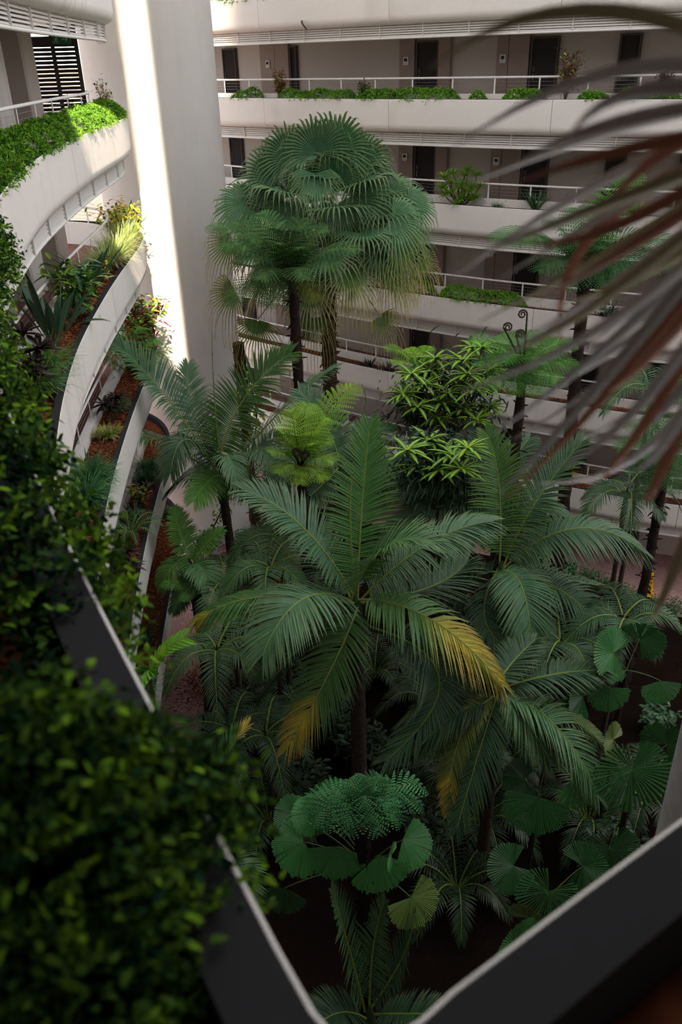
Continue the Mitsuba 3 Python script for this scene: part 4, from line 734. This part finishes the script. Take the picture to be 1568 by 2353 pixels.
# ------------------------------------------------------------------ right wing: doors, piers, intercoms
XS = dict(dark=[(519, 548), (671, 686), (960, 1012), (1221, 1284)], pil=[(605, 638), (638, 670), (923, 958), (1012, 1040), (1145, 1172), (1172, 1219)], pad=[623, 939, 1160])
def wall_u(px):
    """Arc length where a pixel column of the top right gallery meets the back wall."""
    v = at(px, 150, 1.0) - EYE; us = np.linspace(0, RWING.L, 3000); q = RWING.pt(us, 2.7); return float(us[np.argmin(np.abs(np.arctan2(q[:, 0], q[:, 1]) - math.atan2(v[0], v[1])))])
EXTRA = [(1420, 1470), (1600, 1660)]
for k in range(1, -6, -1):
    r = rim(k); where = WORD.get(k, 'ground') + (' gallery' if k > -5 else ' floor'); z0, z1 = r - 0.495, r + 1.62
    for i, (a, b) in enumerate(XS['dark'] + EXTRA):
        u0, u1 = wall_u(a), wall_u(b); o = tag(name('door'), kind='structure')
        put('leaf', RWING.sweep([(2.62, z0 - r), (2.62, z1 - r - 0.06), (2.70, z1 - r - 0.06), (2.70, z0 - r)], r, u0 + 0.05, u1 - 0.05), 'door_paint', o)
        for (c, d_) in ((u0, u0 + 0.06), (u1 - 0.06, u1)): put('jamb', RWING.sweep([(2.56, z0 - r), (2.56, z1 - r), (2.7, z1 - r), (2.7, z0 - r)], r, c, d_), 'door_frame_paint', o)
        put('lintel', RWING.sweep([(2.56, z1 - r - 0.06), (2.56, z1 - r), (2.7, z1 - r), (2.7, z1 - r - 0.06)], r, u0, u1), 'door_frame_paint', o)
        if u1 - u0 > 0.6:
            q = RWING.pt(u0 + 0.14, 2.57); put('handle', tube_mesh(np.array([[q[0], q[1], r + 0.42], [q[0], q[1], r + 0.62]]), 0.014, 6), 'grey_steel', o)
            q = RWING.pt(u0 + 0.14, 2.6); put('lock_plate', box_mesh(q[0], q[1], r + 0.66, r + 0.80, 0.04, 0.015, RWING.ang(u0)), 'door_frame_paint', o)
    for (a, b) in XS['pil']: put('wall_pier', RWING.sweep([(2.56, -0.495), (2.56, 2.2), (2.7, 2.2), (2.7, -0.495)], r, wall_u(a), wall_u(b) - 0.02), 'pilaster_paint', kind='structure')
    if k > -3:
        for i, a in enumerate(XS['pad']):
            u = wall_u(a); q = RWING.pt(u, 2.535); o = thing('intercom', f'small grey intercom panel, {("left", "middle", "right")[i]} one of the {where} of the right wing', 'intercom')
            put('housing', box_mesh(q[0], q[1], r + 0.92, r + 1.16, 0.10, 0.025, RWING.ang(u)), 'slat_paint', o)
            q2 = RWING.pt(u, 2.505); put('screen', box_mesh(q2[0], q2[1], r + 1.03, r + 1.12, 0.055, 0.006, RWING.ang(u)), 'door_paint', o); put('call_button', box_mesh(q2[0], q2[1], r + 0.955, r + 0.985, 0.015, 0.006, RWING.ang(u)), 'grey_steel', o)

# left wing: piers standing out from the back wall, the dark louvred window and exit sign at the end of the top gallery
for k in range(1, -6, -1):
    r = rim(k)
    for i, D in enumerate((9.0, 11.6, 14.2, 16.8, 19.4, 22.0)):
        u = left_u(D); q = LEFT.pt(u, 2.3); put('wall_pier', box_mesh(q[0], q[1], r - 0.495, r + 2.2, 0.55, 0.4, LEFT.ang(u)), 'wall_paint' if i % 2 else 'plaster', kind='structure')
r = rim(0)
o = tag(name('window'), kind='structure'); e0 = LEFT.pt(left_u(23.6), 1.0); e1 = LEFT.pt(left_u(23.6), 2.7); ux = nrm(np.r_[e1 - e0, 0]); yy = np.array([-ux[1], ux[0], 0]); yy = yy if yy[1] > 0 else -yy
wp = lambda s, z: np.array([e0[0], e0[1], 0]) + ux * s + Z * z
Wd = float(np.linalg.norm(e1 - e0))
def plank(a, b, t, h):   # bar from a to b of thickness t (along the view) and height h
    mid = (a + b) / 2; L = np.linalg.norm(b - a); M = np.eye(4); x = (b - a) / L; y = yy - x * (yy @ x); y /= np.linalg.norm(y); M[:3, 0], M[:3, 1], M[:3, 2], M[:3, 3] = x, y, np.cross(x, y), mid
    return trimesh.creation.box([L, t, h], M)
for s in (0.0, Wd * .33, Wd * .64, Wd): put('mullion', plank(wp(s, r - 0.49), wp(s, r + 2.2), 0.07, 0.09), 'door_paint', o)
for z in (r - 0.45, r + 1.72, r + 1.95): put('crossbar', plank(wp(0, z), wp(Wd, z), 0.07, 0.16 if z > r else 0.08), 'door_paint', o)
for p_ in range(3):
    s0, s1 = (0.03, Wd * .33 - .03) if p_ == 0 else (Wd * .33 + .03, Wd * .64 - .03) if p_ == 1 else (Wd * .64 + .03, Wd - .03)
    for i in range(22):
        z = r - 0.36 + i * 0.094; b = plank(wp(s0, z), wp(s1, z), 0.10, 0.012); tilt = trimesh.transformations.rotation_matrix(math.radians(34), ux, wp(s0, z)); b.apply_transform(tilt); put('slat', b, 'door_paint', o)
PAINT['sign_green'] = (0.05, 0.20, 0.11); PAINT['sign_white'] = (0.75, 0.78, 0.75)
o = thing('exit_sign', 'small green exit sign with a white running figure, hung from the ceiling', 'sign'); c = at(141, 90, 21.8)
put('board', trimesh.creation.box([0.42, 0.05, 0.2], trimesh.transformations.translation_matrix(c)), 'sign_green', o)
for sx in (-.15, .15): put('hanger', tube_mesh(np.array([c + [sx, 0, 0.1], [c[0] + sx, c[1], r + 2.23]]), 0.006, 5), 'grey_steel', o)
for (a, b, w_) in [((-.10, .05), (-.10, .052), .022), ((-.105, .03), (-.12, -.02), .018), ((-.12, -.02), (-.09, -.05), .012), ((-.09, -.05), (-.10, -.08), .012), ((-.12, -.02), (-.15, -.05), .012), ((-.15, -.05), (-.18, -.05), .012), ((-.105, .03), (-.07, .0), .01), ((-.105, .03), (-.14, .0), .01), ((.02, 0), (.14, 0), .014), ((.14, 0), (.10, .04), .014), ((.14, 0), (.10, -.04), .014)]:
    p0 = c + [a[0], -0.028, a[1]]; p1 = c + [b[0], -0.028, b[1]]; L = np.linalg.norm(p1 - p0) + w_; dx = (p1 - p0) / (np.linalg.norm(p1 - p0) + 1e-9) if np.linalg.norm(p1 - p0) > 0.005 else np.array([1.0, 0, 0]); M = np.eye(4); M[:3, 0] = dx; M[:3, 1] = [0, 1, 0]; M[:3, 2] = np.cross(dx, [0, 1, 0]); M[:3, 3] = (p0 + p1) / 2
    put('pictogram', trimesh.creation.box([max(L, w_), 0.006, w_], M), 'sign_white', o)

scene['pillar_concrete'] = lam(proc(lambda p, n, uv: mix((0.30, 0.30, 0.30), (0.19, 0.19, 0.19), fbm(p.x * 8, p.y * 8, p.z * 8, 4))))
# near right: round grey column in front of the galleries on the lens's side
_an = np.arange(48) * 2 * np.pi / 48; cc = at(1700, 1750, 4.0); cx, cy = 2.78, 4.05
put('pillar', (np.vstack([np.c_[cx + 0.5 * np.cos(_an), cy + 0.5 * np.sin(_an), np.full(48, z)] for z in (0.0, G * .5, G + 0.7)]), np.array([[i * 48 + j, i * 48 + (j + 1) % 48, (i + 1) * 48 + (j + 1) % 48, (i + 1) * 48 + j] for i in range(2) for j in range(48)])), 'pillar_concrete', smooth=True, label='round grey concrete column at the lower right edge beside the near parapet', cat='column')

# ------------------------------------------------------------------ planters of the right wing
def RU(px): return u_dir(RWING, px)
for i, (a, b, n) in enumerate([(516, 582, 3000), (622, 800, 9000), (800, 1042, 12000), (1066, 1106, 1800), (1140, 1250, 5000), (1318, 1400, 4000), (1404, 1490, 4000), (1480, 1568, 4500)]):
    lab = ['short hedge clump next to the round tower', 'long clipped hedge left of the small dark croton', 'long clipped hedge right of the small dark croton', 'small isolated hedge tuft', 'hedge clump left of the red croton', 'hedge clump right of the red croton', 'hedge clump before the dark thin croton', 'hedge clump at the right end'][i]
    hedge(f'{lab}, top right planter', RWING, 0, RU(a), RU(b), 0.26, n, group='hedges of the top right planter', leaf=(0.05, 0.010), over=0.04)
hedge('clipped hedge hanging over the third right planter', RWING, -2, RU(1010), RU(1240), 0.34, 12000, leaf=(0.05, 0.010)); hedge('dark hedge behind the great fan palm', RWING, -2, RU(900), RU(1000), 0.3, 3500, leaf=(0.05, 0.010))
hedge('trailing hedge of the top storey beside the round tower', RWING, 1, RU(500), RU(640), 0.22, 3500, leaf=(0.05, 0.010), over=0.12)
for px, h, lab, cols in [(622, 0.95, 'red-leaved croton in the hedge gap near the round tower', [RED * .8, BROWN, LIME * .6]), (818, 0.62, 'small dark croton between the two long hedges', [DEEP, BROWN * .7, GREEN]), (1292, 1.35, 'tall dark red croton before the dark door', [RED * .6, BLACKRED * 2, LIME, BROWN]), (1520, 0.75, 'thin dark croton at the right end of the top planter', [BLACKRED * 2, DEEP, BROWN])]:
    shrub(lab, bed(RWING, 0, RU(px)), h=h, r=h * 0.42, n=int(420 * h + 80), leaf=(0.13, 0.026), cols=cols, canes=9, upright=0.6, word='croton', cat='croton')
p = bed(RWING, -1, RU(1055)); o = thing('umbrella_bush', 'rounded bright yellow-green bush with narrow whorled leaves, second right planter', 'shrub')
hd = [p + [x, y, z] for x, y, z in [(-.5, 0, .35), (-.35, -.1, .75), (0, -.25, .3), (0.1, 0, .95), (.35, -.1, .65), (.5, 0, .95), (-.1, -.2, .6), (.45, -.2, .3), (-.6, 0, .6), (.2, -.3, .5), (-.25, .1, 1.0), (.6, 0, .6), (-.4, -.2, .45), (.3, .1, .5), (0, -.1, .7), (-.15, -.3, .15), (.3, -.3, .25), (-.55, .1, .9), (.2, .1, 1.1)]]
rosettes(o, hd, n=44, L=0.36, w=0.017, colr=LIME * [.8, .9, .8], root=p, up=0.9, droop=0.2, per_leaf=False)
grass('wispy grass tuft beside the rounded bush', bed(RWING, -1, RU(1148)), n=160, L=0.5, colr=GREEN * 1.6, w=0.006)
strap_plant('dark clump of long strap leaves, second right planter', bed(RWING, -1, RU(1245)), n=40, L=1.1, w=0.022, colr=GREEN, spread=0.75, droop=0.3)
grass('arching grass clump at the right end of the second right planter', bed(RWING, -1, RU(1500)), n=420, L=0.9, colr=GREEN * 1.3, alt=STRAW * .6, w=0.008)
for px, lab in [(835, 'dark rosette plant hanging over the fourth right planter, left one'), (885, 'dark rosette plant hanging over the fourth right planter, right one')]: strap_plant(lab, bed(RWING, -3, RU(px), 0.25), n=26, L=0.75, w=0.035, colr=(0.02, 0.022, 0.018), spread=1.1, droop=0.35, word='rosette_plant')
strap_plant('dark strap-leaved clump, fourth right planter', bed(RWING, -3, RU(1425)), n=40, L=0.9, w=0.02, colr=DEEP * 1.3, spread=0.9, droop=0.3)
grass('tiny bright grass tuft in the mulch of the fourth right planter', bed(RWING, -3, RU(1275)), n=120, L=0.22, colr=LIME * .6)
for j, px in enumerate((1330, 1352, 1374)): shrub(f'dark purple-leaved bush overhanging the lowest right planter, {("left", "middle", "right")[j]} one', bed(RWING, -4, RU(px), 0.3), h=0.7, r=0.45, n=300, leaf=(0.24, 0.03), cols=[BLACKRED * 1.5, DEEP * .7], group='dark bushes of the lowest right planter', upright=0)
shrub('yellow and red croton at the end of the dark bushes, lowest right planter', bed(RWING, -4, RU(1397)), h=0.8, r=0.35, n=90, leaf=(0.18, 0.045), cols=[YELLOW, YELLOW * .8, RED], word='croton', cat='croton')
shrub('dark bush hanging over the third right planter near the dry fronds', bed(RWING, -2, RU(1470), 0.15, -0.2), h=0.5, r=0.5, n=300, leaf=(0.16, 0.03), cols=[DEEP, BLACKRED * 2, GREEN * .8], upright=-.3)
for k in (-1, -3, -4, -2): chips(RWING, k, RU(900), RU(1560), 1500, BAL['R', k])
chips(RWING, 0, RU(510), RU(1568), 700, BAL['R', 0])

# planters of the left wing
def LP(px, py, k, dz=0.0):
    """A point of the left planter soil under a pixel of its rim height."""
    q = at_z(px, py, rim(k) - 0.1); D = float(np.clip(q[1], 2.2, 24.2)); return bed(LEFT, k, left_u(D), 0.45, -0.12 + dz)
hedge('lush bright hedge filling the top left planter up to its rounded end', LEFT, 0, left_u(24.4) - 0.6, left_u(8.2), 0.34, 60000, leaf=(0.05, 0.008), over=0.05)
shrub('thin reddish croton at the rounded end of the top left planter', bed(LEFT, 0, left_u(24.2) - 0.4), h=1.0, r=0.35, n=150, leaf=(0.12, 0.025), cols=[RED * .7, LIME, STRAW * .6], word='croton', cat='croton', upright=.6)
strap_plant('clump of blue-green sword leaves at the far end of the second left planter', LP(300, 470, -1), n=34, L=1.25, w=0.055, colr=STEEL * [.8, .9, 1.1], spread=0.9, droop=0.2)
shrub('golden yellow croton under the sword leaves', LP(300, 520, -1), h=0.95, r=0.85, n=620, leaf=(0.24, 0.04), cols=[YELLOW * [1, 1, 1.2], LIME * 1.5, YELLOW * [1, .8, 1]], word='croton', cat='croton', upright=.2)
for j, (x, y) in enumerate([(292, 560), (284, 590), (272, 615)]): grass(['pale striped grass under the golden croton, farthest of three clumps', 'pale striped grass in the sunny bend, middle of three clumps', 'pale striped grass behind the dark sword leaves, nearest of three clumps'][j], LP(x, y, -1), n=620, L=1.2, colr=LIME * [1.1, 1, 1.6], alt=(0.55, 0.52, 0.30), w=0.009, spread=1.0, droop=0.45, group='striped grass clumps')
strap_plant('dark sword-leaved clump leaning over the rail, middle of the second left planter', LP(243, 660, -1), n=22, L=1.5, w=0.045, colr=STEEL * .75, spread=0.8, droop=0.3)
shrub('small yellow croton beside the dark sword leaves', LP(262, 640, -1), h=0.4, r=0.35, n=90, leaf=(0.16, 0.03), cols=[YELLOW, LIME * 1.3], word='croton', cat='croton')
strap_plant('dark red bromeliad between the sword leaves and the bright bush', LP(226, 675, -1), n=18, L=0.5, w=0.05, colr=(0.10, 0.04, 0.025), spread=0.8, word='bromeliad', cat='bromeliad')
shrub('bright green bush with long glossy leaves, second left planter', LP(205, 720, -1), h=1.0, r=0.75, n=260, leaf=(0.36, 0.05), cols=[FRESH * 1.1, LIME, GREEN * 1.5], canes=9)
strap_plant('bird-of-paradise clump with upright paddle leaves, second left planter', LP(160, 800, -1), n=15, L=1.75, w=0.075, colr=STEEL * .7, spread=0.55, droop=0.2, prof='paddle')
strap_plant('second clump of dark paddle leaves spilling over the parapet', LP(188, 755, -1), n=8, L=1.3, w=0.07, colr=STEEL * .65, spread=1.0, droop=0.35, prof='paddle', out=(0.8, 0, 0))
for j, (x, y) in enumerate([(135, 900), (150, 850)]): grass(['large green grass clump right of the black cordyline', 'large green grass clump below the paddle leaves, spilling over the parapet'][j], LP(x, y, -1), n=520, L=0.95, colr=GREEN * 1.7, alt=LIME * .7, w=0.008, spread=1.1, droop=0.55, group='large grass clumps')
p = LP(85, 905, -1); o = thing('cordyline', 'nearly black cordyline with broad leaves behind the near hedge', 'cordyline'); rosettes(o, [p + [0, 0, .35], p + [.15, .1, .7], p + [-.2, 0, .6], p + [.05, -.25, .55], p + [-.1, .2, .9]], n=18, L=0.42, w=0.05, colr=BLACKRED * 1.3, root=p, up=0.8)
shrub('small green bush in mulch at the near end of the second left planter', LP(100, 1010, -1), h=0.4, r=0.35, n=60, leaf=(0.22, 0.05), cols=[FRESH, GREEN])
# third storey
shrub('croton bush with yellow and red leaves at the rounded end of the third left planter', bed(LEFT, -2, left_u(23.2)), h=1.7, r=1.0, n=800, leaf=(0.26, 0.05), cols=[LIME * 1.3, YELLOW, BLACKRED * 3, FRESH, RED * .7], word='croton', cat='croton')
shrub('dark red leafy plant below the yellow croton', bed(LEFT, -2, left_u(22.2)), h=0.7, r=0.55, n=260, leaf=(0.22, 0.04), cols=[BLACKRED * 1.5, BROWN, RED * .5])
tree = thing('fern', 'light green fern mound at the bend of the third left planter', 'fern'); p = bed(LEFT, -2, left_u(21.0))
for i in range(16):
    a = i * 2.4; h = np.array([math.cos(a), math.sin(a), 0]); fern_frond(tree, p, p + h * .6 + Z * rng.uniform(.5, 1.1), p + h * 1.25 + Z * rng.uniform(.1, .8), L=0.34, pairs=12, nl=8, colr=FRESH * rng.uniform(.8, 1.2))
p = LP(285, 965, -2); o = thing('cordyline', 'black-leaved cordyline, middle of the third left planter', 'cordyline'); rosettes(o, [p + [0, 0, .35], p + [.1, .2, .5], p + [-.1, -.2, .5]], n=18, L=0.4, w=0.04, colr=BLACKRED, root=p, up=.8)
grass('yellow-green grass clump in front of the black cordyline', LP(272, 1000, -2), n=420, L=0.5, colr=LIME * .9, alt=STRAW * .8, w=0.009, spread=1.1); grass('soft green grass clump behind the black cordyline', LP(305, 940, -2), n=420, L=0.65, colr=GREEN * 1.8, w=0.006)
for j, (x, y) in enumerate([(240, 1105), (228, 1150)]): grass(['big dark green grass clump hanging over the third left parapet, farther one', 'big dark green grass clump hanging over the third left parapet, nearer one'][j], LP(x, y, -2), n=600, L=1.0, colr=GREEN * 1.2, alt=GREEN * 2.2, w=0.010, spread=1.1, droop=0.55, group='big dark grass clumps')
for j, (x, y) in enumerate([(215, 1200), (205, 1240), (200, 1290)]): strap_plant(['bromeliad with orange flower spikes, third left planter', 'bromeliad with reddish leaves, third left planter', 'green bromeliad at the near end of the third left planter'][j], LP(x, y, -2), n=20, L=0.55, w=0.035, colr=[(0.16, 0.10, 0.03), (0.15, 0.06, 0.03), GREEN * 1.3][j], spread=1.0, word='bromeliad', cat='bromeliad', tipcol=(0.4, 0.2, 0.08))
# fourth storey
grass('dense dark grass at the far part of the fourth left planter', LP(358, 1085, -3), n=600, L=0.8, colr=GREEN * 1.1, w=0.010); grass('second dense dark grass clump of the fourth left planter', LP(352, 1110, -3), n=500, L=0.7, colr=GREEN, w=0.010)
shrub('yellow-green croton in orange mulch, fourth left planter', LP(335, 1160, -3), h=0.6, r=0.4, n=160, leaf=(0.18, 0.035), cols=[LIME, YELLOW * .8, BLACKRED * 2], word='croton', cat='croton')
strap_plant('dark glossy sword-leaved clump, fourth left planter', LP(338, 1195, -3), n=30, L=0.65, w=0.03, colr=DEEP * 1.2, spread=1.1, droop=0.1)
o = thing('cycad', 'cycad with stiff dark fronds, fourth left planter', 'cycad'); p = LP(318, 1235, -3)
for i in range(12):
    a = i * 2.4; h = np.array([math.cos(a), math.sin(a), 0]); frond(o, p, p + h * .4 + Z * .45, p + h * .85 + Z * .35, L=0.2, pairs=20, w=0.009, colr=GREEN, droop=0.1, fold=0)
p = LP(300, 1320, -3); o = thing('cordyline', 'black-leaved cordyline at the near part of the fourth left planter', 'cordyline'); rosettes(o, [p + [0, 0, .3], p + [.1, .25, .5], p + [-.1, -.25, .4], p + [.2, 0, .3]], n=18, L=0.45, w=0.045, colr=BLACKRED, root=p, up=.7)
strap_plant('light green bromeliad in mulch beside the near hedge', LP(282, 1440, -3), n=22, L=0.6, w=0.04, colr=FRESH, spread=1.0, word='bromeliad', cat='bromeliad'); strap_plant('fern-like clump at the near end of the fourth left planter', LP(296, 1490, -3), n=24, L=0.6, w=0.02, colr=GREEN, spread=1.1)
# lowest storey
strap_plant('red croton rosette in the lowest left planter', LP(345, 1460, -4), n=18, L=0.4, w=0.045, colr=(0.16, 0.02, 0.02), spread=1.0, word='croton', cat='croton'); strap_plant('dark sword-leaved clump in the lowest left planter', LP(355, 1480, -4), n=36, L=0.7, w=0.025, colr=DEEP * 1.4, spread=1.2)
grass('variegated grass at the near end of the lowest left planter', LP(345, 1590, -4), n=420, L=0.9, colr=GREEN * 1.5, alt=(0.35, 0.36, 0.2), w=0.01, spread=1.2); grass('dark grass at the far end of the lowest left planter', LP(398, 1110, -4), n=420, L=0.7, colr=GREEN)
for k in (-1, -2, -3, -4): chips(LEFT, k, left_u(24.0), left_u(7.0), 3500, BAL['L', k])

# ------------------------------------------------------------------ close to the lens: the hedge of our own planter and the dry palm leaf
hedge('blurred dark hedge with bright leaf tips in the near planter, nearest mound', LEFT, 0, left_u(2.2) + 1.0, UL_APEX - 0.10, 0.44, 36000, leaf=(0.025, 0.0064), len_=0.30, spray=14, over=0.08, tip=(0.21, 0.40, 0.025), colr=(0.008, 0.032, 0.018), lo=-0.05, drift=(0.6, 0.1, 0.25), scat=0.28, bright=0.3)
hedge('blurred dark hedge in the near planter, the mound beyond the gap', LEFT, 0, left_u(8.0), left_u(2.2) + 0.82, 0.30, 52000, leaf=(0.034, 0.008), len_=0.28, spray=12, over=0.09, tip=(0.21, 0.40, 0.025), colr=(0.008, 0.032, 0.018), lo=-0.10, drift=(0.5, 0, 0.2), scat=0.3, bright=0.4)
chips(LEFT, 0, UL_APEX + 0.1, UL_APEX + 2.0, 900, BAL['L', 0], off=(0.25, 0.78))

o = thing('dry_fan_palm', 'blurred dry fan palm with hanging grey and rust-brown leaf strips at the right edge', 'palm tree')
hubp = at(1900, 250, 1.25); base = np.array([2.05, 1.95, rim(0) - 0.14]); stem = bez(base, [1.75, 1.7, G - 0.2], hubp, 16); m = MB(); m.add(*tube_mesh(stem, np.linspace(0.03, 0.012, 16), 8), (0.10, 0.09, 0.05)); m.build('stalk', 'bark', o, smooth=True)
GREY = np.array([0.46, 0.455, 0.46]); RUST = np.array([0.36, 0.16, 0.10]); OLIVE = np.array([0.26, 0.24, 0.13])
strips = [((1450, 30), (985, 160), OLIVE), ((1500, 150), (1040, 340), GREY), ((1560, 260), (1085, 420), GREY), ((1500, 330), (1190, 420), RUST), ((1480, 370), (1040, 640), GREY), ((1500, 430), (1060, 600), OLIVE), ((1560, 400), (1150, 640), GREY), ((1500, 520), (1100, 740), OLIVE), ((1560, 500), (1230, 690), RUST),
          ((1500, 600), (1080, 860), GREY), ((1540, 640), (1060, 900), GREY), ((1500, 700), (1130, 1000), GREY), ((1560, 720), (1180, 1010), GREY), ((1450, 800), (1150, 1130), GREY), ((1500, 780), (1160, 1150), RUST), ((1560, 820), (1270, 1080), GREY), ((1530, 900), (1380, 1100), RUST), ((1568, 950), (1240, 1110), GREY), ((1500, 480), (1220, 560), RUST), ((1400, 500), (1290, 800), RUST),
          ((1560, 1000), (1500, 1130), RUST), ((1590, 1200), (1490, 1430), OLIVE), ((1580, 600), (1350, 800), GREY), ((1600, 700), (1400, 900), RUST), ((1560, 330), (1330, 560), RUST), ((1530, 200), (1300, 330), GREY), ((1600, 560), (1280, 700), OLIVE), ((1600, 850), (1420, 1000), GREY), ((1480, 620), (1200, 800), OLIVE), ((1620, 780), (1330, 1010), GREY), ((1600, 900), (1450, 1080), GREY), ((1540, 560), (1180, 790), GREY), ((1570, 680), (1250, 900), GREY), ((1500, 260), (1180, 380), GREY)]
for i, (mid, tip_, c) in enumerate(strips):
    d = 1.0 + 0.25 * ((i * 7) % 5) / 4; P = bez(hubp + rng.normal(0, .01, 3), at(*mid, d * 1.08), at(*tip_, d), 14); t = nrm(np.gradient(P, axis=0)); n = nrm(np.cross(t, np.cross(nrm(EYE - P), t)) + 0.35 * Z * ((i % 3) - 1)); s = nrm(np.cross(t, n)); w = 0.0095 * np.clip(np.sin(np.linspace(0.5, 3.1, 14)), 0.08, 1)[:, None]
    v = np.stack([P - s * w, P - n * w * 0.6, P + s * w], 1).reshape(-1, 3); a = (np.arange(13)[:, None] * 3 + np.arange(2)[None]).ravel(); f = np.stack([a, a + 1, a + 4, a + 3], 1); mb = MB(); mb.add(v, f, c * rng.uniform(.75, 1.3)); mb.build('leaf_strip', 'leaf', o)

# ------------------------------------------------------------------ small things between the trees
o = thing('climbing_vine', 'yellow-green leafy vine climbing behind the fronds of the slim dark palm', 'vine'); P = spline([[at(580, 1090, 20.6)[0], 20.6, 0.3], at(575, 1040, 20.6), at(590, 960, 20.6), at(572, 880, 20.6)], 40); m = MB(); m.add(*tube_mesh(P, 0.02, 5), (0.06, 0.05, 0.03)); m.build('stem', 'bark', o)
k = 260; q = P[rng.integers(16, 40, k)] + rng.normal(0, 0.13, (k, 3)); g = MB(); add_blades(g, tint(LIME * [1.2, 1.1, 1], k, .3), q, rng.normal(0, 1, (k, 3)) - [0, 0, .5], rng.normal(0, .5, (k, 3)) + [0, -1, .6], rng.uniform(.09, .16, k), 0.035, 0.3, prof='ellipse'); g.build('leaves', 'leaf', o, kind='stuff')
o = thing('bare_trunk', 'bare dark trunk stump with ragged bark at the right foot of the round tower', 'tree trunk'); c = at(548, 788, 26.0); trunk(o, [np.array([c[0] + .05, c[1], 0.0]), c], 0.16, 0.2, stubs=160, rough=0.12)
q = RWING.pt(RU(702), -0.02); o = tag(put('drain_spout', tube_mesh(bez([q[0], q[1] + .1, rim(1) - 0.72], [q[0] - .01, q[1] - .04, rim(1) - 0.80], [q[0] + .14, q[1] - .05, rim(1) - 0.98], 8), 0.022, 6), 'door_paint'), 'small dark bent drain spout on the topmost parapet', 'drain spout')
